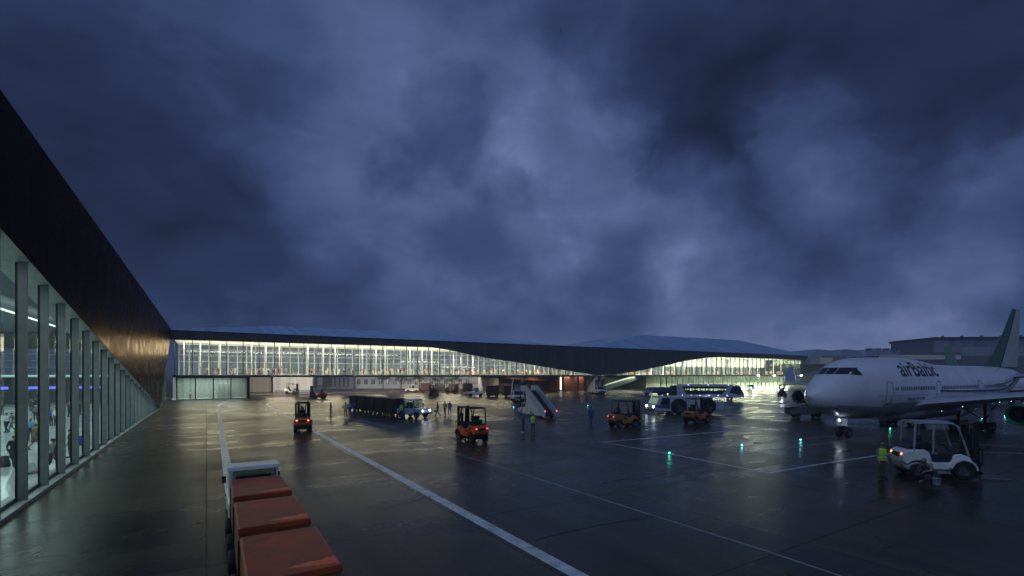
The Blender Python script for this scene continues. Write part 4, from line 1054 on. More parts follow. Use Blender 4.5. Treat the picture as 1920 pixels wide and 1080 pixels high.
# ------------------------------------------------------------------ the big airliner (local x runs aft from the nose, y to starboard)
M_fus = pmat('airliner_white', (.80, .81, .84), .30, var=.06, scale=.6, coat=.35, rvar=.05)
M_bel = pmat('airliner_grey_belly', (.40, .41, .44), .35, var=.10, scale=.6, coat=.2)
M_wing = pmat('wing_grey', (.48, .50, .55), .35, .2, var=.10, scale=.5)
M_green = pmat('engine_green', (.045, .22, .06), .32, var=.15, coat=.35)
M_fing = pmat('fin_green', (.028, .12, .055), .35, var=.2, coat=.2)
M_finw = pmat('fin_pale', (.50, .54, .46), .38, var=.12, coat=.2)
M_lip = pmat('bare_metal_lip', (.5, .5, .52), .25, .9)
M_fan = pmat('fan_dark', (.03, .03, .035), .4, .6)
M_title = pmat('title_navy', (.02, .025, .07), .4)
M_win = pmat('cabin_window', (.02, .022, .03), .12, spec=.8)
def interp(tab, d):
    for (a, va), (b, vb) in zip(tab, tab[1:]):
        if a <= d <= b:
            t = (d-a)/(b-a); return va+(vb-va)*t
    return tab[-1][1]
class Plane:
    def __init__(s, bot, top_, wid): s.b, s.t, s.w = bot, top_, wid
    def prof(s, d): return interp(s.b, d), interp(s.t, d), interp(s.w, d)
    def pt(s, d, th, off=0.0):
        zb, zt, w = s.prof(d); zc = zb+.46*(zt-zb)
        h = (zt-zc) if math.sin(th) > 0 else (zc-zb)
        c, sn = math.cos(th), math.sin(th)
        k = .90 if sn > 0 else 1.0
        c2 = math.copysign(abs(c)**k, c)
        n = Vector((0, -c/(w+1e-6), sn/(h+1e-6))).normalized()
        return Vector((d, -w*c2, zc+h*sn)) + n*off
    def th_of_z(s, d, z):
        zb, zt, w = s.prof(d); zc = zb+.46*(zt-zb)
        q = (z-zc)/((zt-zc) if z > zc else (zc-zb))
        return math.asin(max(-1, min(1, q)))
    def at(s, d, z, off=.012, th=None): return s.pt(d, s.th_of_z(d, z), off)
    def body(s, N, split, ma, mb_, nseg=44):
        dl = s.b[-1][0]; ds = [dl*(q/N)**1.0 for q in range(N+1)]
        ds = sorted(set([0.0, .08, .2, .35, .55, .8, 1.1, 1.5, 2, 2.6, 3.2] + ds))
        rings = [[s.pt(d, 2*math.pi*k/nseg) for k in range(nseg)] for d in ds]
        return MB().loft(rings, 0, True, lambda c: 1 if c.z < split(c.x) else 0)
def smooth_tab(tab, n=60):
    """Catmull-Rom so that the profile has no corners"""
    out = []; m = len(tab)
    for i in range(m-1):
        p0 = tab[max(i-1, 0)]; p1 = tab[i]; p2 = tab[i+1]; p3 = tab[min(i+2, m-1)]
        m1 = (p2[1]-p0[1])/(p2[0]-p0[0]+1e-9); m2 = (p3[1]-p1[1])/(p3[0]-p1[0]+1e-9); h = p2[0]-p1[0]
        for k in range(6):
            t = k/6; t2, t3 = t*t, t*t*t
            out.append((p1[0]+h*t, (2*t3-3*t2+1)*p1[1]+(t3-2*t2+t)*h*m1+(-2*t3+3*t2)*p2[1]+(t3-t2)*h*m2))
    return out+[tab[-1]]
def wing_mesh(st, flip=1):
    """st: list of (LE point, chord, thickness); chord runs aft"""
    rings = []
    af = [(0, 0), (.03, .42), (.12, .80), (.30, 1.0), (.55, .82), (.8, .42), (1, .03), (1, -.03), (.8, -.22), (.55, -.48), (.30, -.62), (.12, -.52), (.03, -.30)]
    for (p, c, t) in st: rings.append([(p[0]+x*c, p[1], p[2]+z*t*.5) for x, z in af])
    return MB().loft(rings)
def engine(parent, x, y, z, r, L, name='engine'):
    e = MB().lathe([(r*.80, .45), (r*.84, .12), (r*.93, .0), (r*1.0, .12), (r*1.08, .6), (r*1.06, L*.45), (r*.86, L*.72), (r*.72, L*.78), (r*.70, L*.72), (r*.55, L*.8), (r*.40, L), (r*.3, L*1.0), (0, L*1.12)], 'x', 32).build(name, M_green, parent, True)
    e.location = (x, y, z)
    MB().lathe([(r*.79, .40), (r*.845, .10), (r*.93, -.012), (r*1.012, .13), (r*1.01, .17)], 'x', 32).build('lip', M_lip if y > 0 else M_green, e, True)
    f = MB().lathe([(0, .25), (r*.10, .33), (r*.22, .52), (r*.22, .56), (r*.80, .58)], 'x', 24)
    for k in range(18):
        a = k*2*math.pi/18; u = Vector((0, math.cos(a), math.sin(a))); v = Vector((0, -math.sin(a), math.cos(a)))
        f.add([Vector((.47, 0, 0))+u*r*.2-v*r*.05, Vector((.53, 0, 0))+u*r*.2+v*r*.05, Vector((.56, 0, 0))+u*r*.79+v*r*.10, Vector((.46, 0, 0))+u*r*.79-v*r*.06], [(0, 1, 2, 3)])
    f.build('fan', M_fan, e)
    return e
A0 = Vector((22.35, 36.5, 0)); AA = R(28.4)
air = thing('airliner', 'huge white jumbo airliner with upper deck hump, green engines and blue title on its side', 'airliner', A0, AA)
ds = [0, .5, 1.2, 2.4, 3.6, 5, 7, 10, 14, 16.5, 19, 24, 28, 31, 35, 39, 41.3]
B_ = [3.30, 2.72, 2.36, 1.98, 1.74, 1.56, 1.42, 1.36, 1.35, 1.35, 1.35, 1.35, 1.42, 1.78, 2.65, 3.9, 4.55]
T_ = [3.55, 4.00, 4.45, 5.25, 5.95, 6.27, 6.42, 6.48, 6.46, 6.30, 6.00, 5.92, 5.92, 5.92, 5.86, 5.60, 5.25]
W_ = [.10, .58, .98, 1.42, 1.68, 1.88, 2.04, 2.10, 2.10, 2.10, 2.10, 2.10, 2.06, 1.90, 1.45, .80, .30]
PL = Plane(smooth_tab(list(zip(ds, B_))), smooth_tab(list(zip(ds, T_))), smooth_tab(list(zip(ds, W_))))
split = lambda d: 2.55 if d < 30 else 2.55+(d-30)*.12
fus = PL.body(64, lambda d: 2.62 if d < 30 else 2.62+(d-30)*.2, M_fus, M_bel).build('fuselage', [M_fus, M_bel], air, True)
def patch(corners, nu, nv, off, name, mat, parent):
    """grid patch on the port side given by (d,z) corners: bottom-fore, bottom-aft, top-aft, top-fore"""
    (a, b, c, e) = [Vector(q+(0,)) for q in corners]; vs = []; fs = []
    for i in range(nu+1):
        for j in range(nv+1):
            u, v = i/nu, j/nv; p = (a*(1-u)+b*u)*(1-v)+(e*(1-u)+c*u)*v
            vs.append(PL.at(p.x, p.y, off))
    for i in range(nu):
        for j in range(nv): k = i*(nv+1)+j; fs.append((k, k+nv+1, k+nv+2, k+1))
    return MB().add(vs, fs).build(name, mat, parent, True)
def strip_on(pts, w, off, name, mat, parent):
    mb = MB(); n = len(pts)
    P3 = [PL.at(d, z, off) for d, z in pts]; vs = []
    for i in range(n):
        d = (P3[min(i+1, n-1)]-P3[max(i-1, 0)]).normalized(); s_ = d.cross(Vector((0, -1, .2))).normalized()*w/2
        vs += [P3[i]+s_, P3[i]-s_]
    mb.add(vs, [(2*i, 2*i+1, 2*i+3, 2*i+2) for i in range(n-1)])
    return mb.build(name, mat, parent)
# flight deck glazing: wraps the nose of the upper deck
def deck_pane(d0, d1, z00, z01, z10, z11, side):
    o = patch([(d0, z00), (d1, z01), (d1, z11), (d0, z10)], 5, 5, .014, 'cockpit_window', M_win, air)
    return o
def d_at(z, yy):
    lo, hi = .8, 5.0
    for _ in range(34):
        mid = (lo+hi)/2; zb, zt, w = PL.prof(mid); zc = zb+.46*(zt-zb)
        ok = zt > z and abs(yy) < w*math.cos(math.asin(min(1, max(-1, (z-zc)/(zt-zc)))))**.9
        if ok: hi = mid
        else: lo = mid
    return hi
ZB, ZT = 5.06, 5.56
for (ya, yb) in ((-1.20, -.62), (-.58, -.03), (.03, .58), (.62, 1.20)):
    vs = []
    for i_ in range(6):
        for j_ in range(7):
            z = ZB+(ZT-ZB)*i_/5; yy = ya+(yb-ya)*j_/6
            vs.append((d_at(z, yy)-.02, yy*1.008, z+.012))
    MB().add(vs, [(i_*7+j_, i_*7+j_+1, (i_+1)*7+j_+1, (i_+1)*7+j_) for i_ in range(5) for j_ in range(6)]).build('cockpit_window', M_win, air, True)
f0, f1 = d_at(ZB, -1.24), d_at(ZT, -1.24)
patch([(f0, ZB), (3.45, 5.02), (3.62, 5.55), (f1, ZT)], 5, 5, .014, 'cockpit_window', M_win, air)
patch([(3.50, 5.02), (4.42, 4.96), (4.20, 5.46), (3.67, 5.55)], 5, 5, .014, 'cockpit_window', M_win, air)
# doors and cabin windows
def oval(d0, d1, z0, z1, n=28, e=3.2):
    pts = []
    for k in range(n+1):
        a = 2*math.pi*k/n; c, s_ = math.cos(a), math.sin(a)
        pts.append(((d0+d1)/2+(d1-d0)/2*math.copysign(abs(c)**(2/e), c), (z0+z1)/2+(z1-z0)/2*math.copysign(abs(s_)**(2/e), s_)))
    return pts
for d0 in (7.05, 15.4, 24.2, 31.4):
    dr = patch([(d0, 2.75), (d0+.85, 2.75), (d0+.85, 4.42), (d0, 4.42)], 3, 10, .006, 'door', M_fus, air)
    strip_on(oval(d0-.03, d0+.88, 2.70, 4.46), .05, .016, 'frame', M_frame, dr)
cnt = 0
for k in range(84):
    d = 8.35+.30*k
    if 2 <= k <= 2 or any(abs(d-(q+.42)) < .62 for q in (15.4, 24.2, 31.4)): continue
    pts = oval(d-.075, d+.075, 3.72, 4.06, 12, 2.4)[:-1]
    MB().add([PL.at(a, z, .015) for a, z in pts], [tuple(range(12))]).build('cabin_window', M_win, air); cnt += 1
strip_on([(6+.6*k, 3.36) for k in range(44)], .03, .011, 'cheat_line', M_bel, air)
strip_on([(16+.9*k, 3.62-.12*math.sin(min(1, k/8)*math.pi/2) + (max(0, k-14)/9.0)**2*1.35) for k in range(25)], .16, .018, 'cheat_line', M_title, air)
strip_on([(28+.8*k, 4.05 + (k/14.0)**2*1.25) for k in range(15)], .09, .018, 'cheat_line', M_title, air)
strip_on([(31+.6*k, 5.45 + .25*math.sin(k/12*math.pi)) for k in range(14)], .14, .018, 'cheat_line', M_wing, air)
# titles
def title(txt, d0, z0, length, arc, name, shear=0.0, lean=0.0):
    cu = bpy.data.curves.new('t', 'FONT'); cu.body = txt; cu.size = 1; cu.offset = .012
    ob = bpy.data.objects.new('t', cu); COL.objects.link(ob)
    bpy.context.view_layer.update()
    me = bpy.data.meshes.new_from_object(ob.evaluated_get(bpy.context.evaluated_depsgraph_get()))
    bpy.data.objects.remove(ob)
    bm = bmesh.new(); bm.from_mesh(me); bmesh.ops.triangulate(bm, faces=bm.faces)
    xs_ = [v.co.x for v in bm.verts]; ys_ = [v.co.y for v in bm.verts]
    x0, x1, y0, y1 = min(xs_), max(xs_), min(ys_), max(ys_)
    for k in range(1, 14):
        yy = y0+(y1-y0)*k/14
        bmesh.ops.bisect_plane(bm, geom=bm.verts[:]+bm.edges[:]+bm.faces[:], plane_co=(0, yy, 0), plane_no=(0, 1, 0))
    th0 = PL.th_of_z(d0, z0)
    for v in bm.verts:
        d = d0+(v.co.x-x0)/(x1-x0)*length + lean*(v.co.y-y0)/(y1-y0)
        r = 2.3; th = PL.th_of_z(d, z0)+arc/r*(v.co.y-y0)/(y1-y0)
        v.co = PL.pt(d, th, .016)
    bm.to_mesh(me); bm.free(); me.materials.clear(); me.materials.append(M_title)
    o = bpy.data.objects.new(name, me); COL.objects.link(o); o.parent = air; return o
title('airBaltic', 9.7, 4.86, 6.7, 1.38, 'lettering')
title('Boeing 737-300', 10.4, 2.86, 2.9, .30, 'lettering', lean=.12)
# wings
def wst(side):
    y = lambda p: side*p
    return [((11.4, y(1.2), 2.15), 11.6, 1.5), ((13.0, y(2.1), 2.55), 9.8, 1.25), ((16.6, y(6.6), 3.22), 7.0, .80), ((21.6, y(12.8), 3.78), 4.4, .42), ((25.6, y(17.9), 4.15), 2.3, .20)]
for side in (-1, 1):
    w = wing_mesh(wst(side)).build('wing', M_wing, air, True)
    wl = MB().loft([[(25.6+x*2.3, side*(17.9), 4.15+side*0) for x in (0, .3, 1)] + [(25.6+x*2.3, side*(18.0), 4.15) for x in (1, .3)],
                    [(27.6+x*1.1, side*18.75, 6.05) for x in (0, .3, 1)] + [(27.6+x*1.1, side*18.83, 6.05) for x in (1, .3)]]).build('winglet', M_bluewhite, w)
    for (d, p, z, r) in ((15.1, 7.2, 1.90, .78), (19.6, 12.6, 2.45, .78)):
        e = engine(air, d, side*p, z, r, 3.3)
        MB().prism([(.9, r*.9), (1.6, r*1.02), (3.4, r*1.05), (4.6, 1.35), (3.4, 1.45), (2.0, 1.15)], -.09, .09).build('pylon', M_fus, e)
    for p, d in ((4.4, 22.0), (8.6, 22.8), (11.0, 23.6)):
        MB().tube([(d-2.4, side*p, 2.6+.06*p), (d-1, side*p, 2.42+.06*p), (d+1.0, side*p, 2.65+.06*p)], [.05, .2, .04], 10).build('flap_fairing', M_wing, w, True)
    wing_mesh([((34.6, side*.8, 4.75), 5.0, .5), ((40.2, side*6.8, 5.35), 1.7, .16)]).build('tailplane', M_wing, air, True)
MB().loft([[(10.8+14.5*q/10, 2.0*math.cos(a)*math.sin(math.pi*min(1, max(.02, q/10)))**.5, 1.75+.75*math.sin(a)) for a in [math.pi*2*k/16 for k in range(16)]] for q in range(11)]).build('wing_fairing', M_bel, air, True)
# fin
def fin_rings(le0, le1, te0, te1, z0, z1, th):
    r = []
    for q in range(9):
        t = q/8; z = z0+(z1-z0)*t; a = le0+(le1-le0)*t - (1.9*(1-t)**5); b = te0+(te1-te0)*t; c = b-a; h = th*(1-.7*t)
        r.append([(a+c*x, s_*h*f, z) for x, f, s_ in ((0, 0, 1), (.06, .5, 1), (.25, 1, 1), (.7, .7, 1), (1, .05, 1), (1, .05, -1), (.7, .7, -1), (.25, 1, -1), (.06, .5, -1))])
    return r
def fmat(c):
    t = (c.z-5.7)/6.9; le = 33.2+6.6*t - 1.9*(1-max(0, min(1, t)))**5
    return 0 if c.x < le+.32*(7.0-4.6*t) else 1
MB().loft(fin_rings(33.2, 39.6, 40.6, 42.0, 5.7, 12.55, .32), 0, True, lambda c: 0).build('fin', M_fing, air, True)
for s_ in (-1, 1):
    vs = [(35.3, s_*.336, 5.9), (40.2, s_*.27, 5.9), (41.75, s_*.13, 12.45), (40.3, s_*.14, 12.5), (38.6, s_*.215, 10.0)]
    MB().add(vs, [(0, 1, 2, 3, 4)]).build('fin_panel', M_finw, air)
# landing gear
def gear(x, y, r, axles, leg_top, w=.24, tr=.36, name='landing_gear'):
    gr = MB().cyl((x, y, r), (x, y, leg_top), .09, .13, 10).cyl((x-.02, y-tr, r), (x-.02, y+tr, r), .06, seg=8)
    if len(axles) > 1:
        gr.bx(x+axles[0], x+axles[-1], y-.07, y+.07, r-.06, r+.08)
        for a in axles: gr.cyl((x+a, y-tr, r), (x+a, y+tr, r), .05, seg=8)
    gr.tube([(x, y, r+.6), (x+.9, y-.9*(1 if y < 0 else -1)*.8, leg_top)], .055, 8)
    gr.tube([(x-.12, y, r+.35), (x-.3, y, r+.75), (x-.08, y, r+1.05)], .035, 6)
    o = gr.build(name, M_dark, air, True)
    for a in axles:
        for s_ in (-tr, tr): wheel(o, x+a, y+s_, r, w)
    return o
ng = gear(4.85, 0, .42, [0], 1.8, .26, .32)
ng_l = MB().bx(4.55, 4.62, -.42, .05, .95, 1.55).bx(4.55, 4.62, .10, .42, .95, 1.55).build('gear_door', M_fus, ng)
for p in (-1.62, 1.62): gear(21.0, p, .42, [-.5, .5], 1.7)
for s_ in (-1, 1):
    o = gear(20.3, s_*3.7, .42, [-.5, .5], 2.9)
    MB().prism([(20.15, 1.0), (21.0, .85), (21.1, 2.3), (20.2, 2.7)], s_*4.0-.02, s_*4.0+.02).build('gear_door', M_fus, o)
    MB().tube([(20.3, s_*3.7, .9), (19.2, s_*2.0, 2.4)], .05, 8).build('side_strut', M_dark, o, True)
lamp = MB().sph((3.55, -.35, 1.46), .07, 10, 6).build('landing_light', M_head, air, True)
point('landing_glow', (3.40, -.4, 1.36), 2.0, (.65, .75, 1), .06, air)
for q, (d, p, z) in enumerate(((17.2, -3.2, 2.3), (18.4, -5.2, 2.75), (20.2, -5.4, 2.8), (16.0, -2.2, 1.9))):
    MB().sph((d, p, z-.05), .025, 8, 6).build('belly_light', emat('belly_lamp', (1, .9, .8), 2.5), air, True)
MB().cyl((8.0, 0, 6.36), (8.06, 0, 6.62), .02, .008, 6).build('antenna', M_dark, air)

# ------------------------------------------------------------------ second airliner: its fin shows over the big one's back
air2 = thing('small_airliner', 'second airliner with pale green fin showing above the back of the big one', 'airliner', (98.9, 91.8, 0), R(205))
ds2 = [0, .5, 1.5, 3, 5, 20, 24, 28, 31]
P2 = Plane(list(zip(ds2, [2.7, 2.2, 1.8, 1.5, 1.4, 1.4, 1.8, 2.6, 3.4])), list(zip(ds2, [2.9, 3.5, 4.2, 4.8, 5.0, 5.0, 5.0, 4.9, 4.6])), list(zip(ds2, [.1, .7, 1.3, 1.7, 1.8, 1.8, 1.6, 1.0, .25])))
def body2():
    rings = [[P2.pt(d, 2*math.pi*k/24) for k in range(24)] for d in [0, .1, .3, .6, 1, 1.5, 2, 3, 4, 5, 8, 12, 16, 20, 22, 24, 26, 28, 30, 31]]
    return MB().loft(rings)
body2().build('fuselage', M_fus, air2, True)
for s_ in (-1, 1):
    wing_mesh([((10.5, s_*1.0, 2.2), 5.5, .8), ((17.5, s_*14, 3.4), 1.4, .15)]).build('wing', M_wing, air2, True)
    engine(air2, 10.6, s_*4.6, 1.35, .75, 3.0)
    wing_mesh([((27, s_*.6, 4.2), 3, .3), ((30, s_*5, 4.6), 1.2, .1)]).build('tailplane', M_wing, air2, True)
MB().loft(fin_rings(26.2, 29.6, 31.0, 32.0, 4.7, 9.6, .2)).build('fin', pmat('fin_pale_green', (.20, .36, .24), .4), air2, True)
for (x, y) in ((4, 0), (15, -2.2), (15, 2.2)):
    gg = MB().cyl((x, y, .4), (x, y, 2.0), .08).cyl((x, y-.25, .4), (x, y+.25, .4), .05).build('landing_gear', M_dark, air2)
    for s_ in (-.22, .22): wheel(gg, x, y+s_, .4, .2)
# ------------------------------------------------------------------ people
M_skin = pmat('skin', (.42, .25, .17), .55, var=.08)
M_ovr = pmat('blue_overalls', (.03, .075, .26), .75, var=.2, scale=6)
M_navyc = pmat('navy_cloth', (.012, .018, .045), .8, var=.2)
M_shoe = pmat('black_shoes', (.012, .012, .012), .5)
M_hair = pmat('dark_hair', (.02, .014, .01), .7)
M_hair2 = pmat('brown_hair', (.10, .055, .03), .7)
M_vest = pmat('hi_vis_lime', (.50, .85, .04), .6, var=.08, emit=(.5, .9, .05), estr=0.0)
M_refl = pmat('reflective_tape', (.30, .32, .32), .35, .2)
M_brown = pmat('brown_trousers', (.11, .075, .045), .8, var=.2)
M_khaki = pmat('grey_khaki_jacket', (.26, .22, .18), .8, var=.2)
M_lblue = pmat('light_blue_cloth', (.10, .32, .55), .75)
M_whitec = pmat('white_cloth', (.70, .70, .70), .8)
M_greyc = pmat('grey_cloth', (.16, .17, .18), .8)
M_blackc = pmat('black_cloth', (.018, .018, .022), .8)
M_coat = pmat('camel_coat', (.16, .11, .07), .8)
M_bluec = pmat('bright_blue_cloth', (.02, .05, .55), .8)
M_redc = pmat('red_cloth', (.55, .06, .05), .8)
M_cream2 = pmat('cream_cloth', (.75, .68, .55), .8)
M_greysh = pmat('grey_shirt', (.22, .24, .28), .8)
def V(*a): return Vector(a)
def std_pose(kind):
    J = dict(pel=V(0, 0, .93), che=V(0, .0, 1.30), nk=V(0, .0, 1.47), hd=V(0, -.02, 1.62), lat=V(1, 0, 0))
    for s, n in ((-1, 'l'), (1, 'r')):
        J['sh'+n] = V(s*.185, 0, 1.41); J['el'+n] = V(s*.25, .02, 1.13); J['wr'+n] = V(s*.25, -.06, .89); J['hip'+n] = V(s*.09, 0, .90)
        J['kn'+n] = V(s*.10, -.02, .49); J['an'+n] = V(s*.11, .02, .085)
        J['toe'+n] = V(s*.13, -.17, .04); J['hand'+n] = V(s*.24, -.10, .80)
    if kind == 'walk':
        J.update(knl=V(-.09, -.16, .50), anl=V(-.09, -.24, .09), toel=V(-.10, -.43, .06), knr=V(.09, .06, .50), anr=V(.09, .36, .16), toer=V(.10, .22, .05),
                 ell=V(-.25, .12, 1.15), wrl=V(-.24, .10, .92), handl=V(-.23, .07, .83), elr=V(.25, -.06, 1.14), wrr=V(.22, -.24, .98), handr=V(.21, -.31, .92))
    if kind == 'arms':      # arms folded in front / holding something
        J.update(ell=V(-.27, -.02, 1.15), wrl=V(-.10, -.24, 1.16), handl=V(-.02, -.26, 1.18), elr=V(.27, -.02, 1.15), wrr=V(.10, -.22, 1.20), handr=V(.02, -.25, 1.22))
    if kind == 'hips':
        J.update(ell=V(-.38, .10, 1.16), wrl=V(-.20, -.02, 1.0), handl=V(-.15, -.08, .98), elr=V(.38, .10, 1.16), wrr=V(.20, -.02, 1.0), handr=V(.15, -.08, .98), anl=V(-.16, .02, .085), anr=V(.16, .02, .085), toel=V(-.2, -.16, .04), toer=V(.2, -.16, .04), knl=V(-.13, -.02, .49), knr=V(.13, -.02, .49))
    if kind == 'pull':
        J.update(std_pose('walk')); J.update(elr=V(.26, .14, 1.14), wrr=V(.26, .30, .94), handr=V(.26, .37, .88))
    if kind == 'phone':
        J.update(elr=V(.30, -.04, 1.18), wrr=V(.16, -.14, 1.42), handr=V(.11, -.10, 1.53))
    if kind == 'sit':
        J.update(pel=V(0, .0, .13), che=V(0, .02, .50), nk=V(0, 0, .67), hd=V(0, -.03, .82))
        for s, n in ((-1, 'l'), (1, 'r')):
            J['sh'+n] = V(s*.185, .01, .61); J['el'+n] = V(s*.27, -.14, .38); J['wr'+n] = V(s*.16, -.36, .42); J['hand'+n] = V(s*.12, -.43, .46)
            J['hip'+n] = V(s*.09, 0, .11); J['kn'+n] = V(s*.13, -.43, .16); J['an'+n] = V(s*.13, -.52, -.24); J['toe'+n] = V(s*.14, -.70, -.28)
    if kind == 'crouch':    # kneeling on the right knee, leaning forward, hand to the face
        J.update(pel=V(0, .16, .46), che=V(0, -.16, .76), nk=V(0, -.30, .90), hd=V(0, -.42, 1.00),
                 shl=V(-.18, -.22, .86), shr=V(.18, -.22, .86), ell=V(-.24, -.40, .62), wrl=V(-.12, -.50, .80), handl=V(-.08, -.50, .88), elr=V(.24, -.36, .60), wrr=V(.14, -.56, .58), handr=V(.10, -.62, .52),
                 hipl=V(-.09, .16, .44), hipr=V(.09, .16, .44), knl=V(-.14, -.34, .50), anl=V(-.14, -.28, .085), toel=V(-.15, -.47, .04), knr=V(.12, -.10, .09), anr=V(.12, .40, .12), toer=V(.12, .46, .02))
    return J
def person_mesh(name, kind, top=1, legs=2, coat=False, voxel=.021, keep=.5):
    J = std_pose(kind)
    caps = []
    def c(a, b, ra, rb, m): caps.append((Vector(a), Vector(b), ra, rb, m))
    lat = J['lat']; pel, che, nk, hd = J['pel'], J['che'], J['nk'], J['hd']
    up = (che-pel).normalized()
    c(pel-lat*.075, pel+lat*.075, .118, .118, legs)
    mid = pel.lerp(che, .5); c(mid-lat*.065, mid+lat*.065, .108, .108, top)
    c(che-lat*.085-up*.05, che+lat*.085-up*.05, .120, .120, top); c(che-lat*.09+up*.07, che+lat*.09+up*.07, .105, .105, top)
    c(nk-up*.05, nk+(hd-nk)*.45, .062, .055, 0)
    hdir = (hd-nk).normalized(); fw = Vector((0, -1, 0)) if kind != 'crouch' else Vector((0, -.8, -.6)).normalized()
    c(hd-hdir*.015, hd+hdir*.055, .083, .088, 0); c(hd-hdir*.05+fw*.03, hd-hdir*.075+fw*.045, .06, .048, 0)
    c(hd+fw*.085+hdir*.01, hd+fw*.105-hdir*.02, .014, .018, 0)
    for s in (-1, 1): c(hd+lat*s*.085+hdir*.01, hd+lat*s*.092-hdir*.02, .02, .016, 0)
    for n in ('l', 'r'):
        sh, el, wr, ha = J['sh'+n], J['el'+n], J['wr'+n], J['hand'+n]
        c(nk-up*.06, sh, .06, .062, top); c(sh, el, .062, .048, top); c(el, wr, .047, .036, top); c(wr, wr.lerp(ha, .35), .03, .03, 0); c(wr.lerp(ha, .3), ha, .034, .036, 0)
        h, k, a, t = J['hip'+n], J['kn'+n], J['an'+n], J['toe'+n]
        c(h, k, .098, .066, legs); c(k, a, .066, .050, legs); c(a, t, .050, .040, 3); c(a+(a-t)*.25, a, .044, .05, 3)
    if coat:
        for n, s in (('l', -1), ('r', 1)):
            h, k = J['hip'+n], J['kn'+n]; c(h, h.lerp(k, .75), .125, .14, top)
        c(pel-lat*.09, pel+lat*.09, .135, .135, top)
    mb = MB()
    for a, b, ra, rb, m in caps:
        d = b-a; L = d.length
        pts, rs = [], []
        ax = d.normalized() if L > 1e-5 else Vector((0, 0, 1))
        for q in (-.98, -.75, -.4, 0): pts.append(a+ax*ra*q); rs.append(ra*math.sqrt(1-q*q)+1e-4)
        for q in (0, .4, .75, .98): pts.append(b+ax*rb*q); rs.append(rb*math.sqrt(1-q*q)+1e-4)
        mb.tube(pts, rs, 10)
    me = mb.mesh(name, [M_skin]); o = bpy.data.objects.new('tmp', me); COL.objects.link(o)
    m1 = o.modifiers.new('r', 'REMESH'); m1.mode = 'VOXEL'; m1.voxel_size = voxel
    m2 = o.modifiers.new('s', 'SMOOTH'); m2.iterations = 3; m2.factor = .5
    m3 = o.modifiers.new('d', 'DECIMATE'); m3.ratio = keep
    dg = bpy.context.evaluated_depsgraph_get()
    out = bpy.data.meshes.new_from_object(o.evaluated_get(dg)); out.name = name
    bpy.data.objects.remove(o)
    # fingers and thumbs, rooted in the palms
    bm = bmesh.new(); bm.from_mesh(out)
    fb = MB()
    for n, s in (('l', -1), ('r', 1)):
        wr, ha = J['wr'+n], J['hand'+n]; d = (ha-wr).normalized(); side = d.cross(Vector((s, .2, .1))).normalized(); pn = side.cross(d).normalized()
        for q, ln in enumerate((.066, .076, .072, .056)):
            r0 = ha+d*.015+side*(.027-.018*q); k = r0+d*ln*.55+pn*.008; e = k+d*ln*.40+pn*.025
            fb.tube([r0, k, e], [.0095, .009, .0065], 6)
        r0 = wr.lerp(ha, .45)+side*.026; fb.tube([r0, r0+side*.022+d*.03+pn*.008, r0+side*.026+d*.06+pn*.016], [.011, .010, .007], 6)
    nb = len(bm.verts)
    vv = [bm.verts.new(p) for p in fb.v]
    ff = [bm.faces.new([vv[i] for i in f]) for f in fb.f]
    bmesh.ops.recalc_face_normals(bm, faces=ff); bm.to_mesh(out); bm.free()
    # material by the nearest limb
    n = len(out.polygons); cen = np.empty(n*3, np.float32); out.polygons.foreach_get('center', cen); cen = cen.reshape(n, 3)
    best = np.full(n, 1e9); mi = np.zeros(n, np.int32)
    for a, b, ra, rb, m in caps:
        a_, b_ = np.array(a), np.array(b); d = b_-a_; L2 = max(1e-9, float(d@d)); t = np.clip(((cen-a_)@d)/L2, 0, 1)
        q = np.linalg.norm(cen-(a_+t[:, None]*d), axis=1)-(ra+(rb-ra)*t); k = q < best; best[k] = q[k]; mi[k] = m
    mi[n-len(fb.f):] = 0
    out.materials.clear()
    for m in (M_skin, M_ovr, M_ovr, M_shoe): out.materials.append(m)
    out.polygons.foreach_set('material_index', mi)
    for p in out.polygons: p.use_smooth = True
    hair = MB(); hm = Matrix.Rotation(0, 3, 'X')
    hair.sph((0, .012, .022), (.097, .108, .098), 14, 8, 0, zmin=-.25)
    hmesh = hair.mesh('hair', M_hair, True)
    ev = MB()
    for s in (-1, 1): ev.sph((s*.033, -.086, .012), (.014, .007, .008), 8, 5)
    ev.bx(-.028, .028, -.097, -.085, -.068, -.060)
    emesh = ev.mesh('facial_features', M_hair, True)
    return out, J, hmesh, emesh
PM = {}
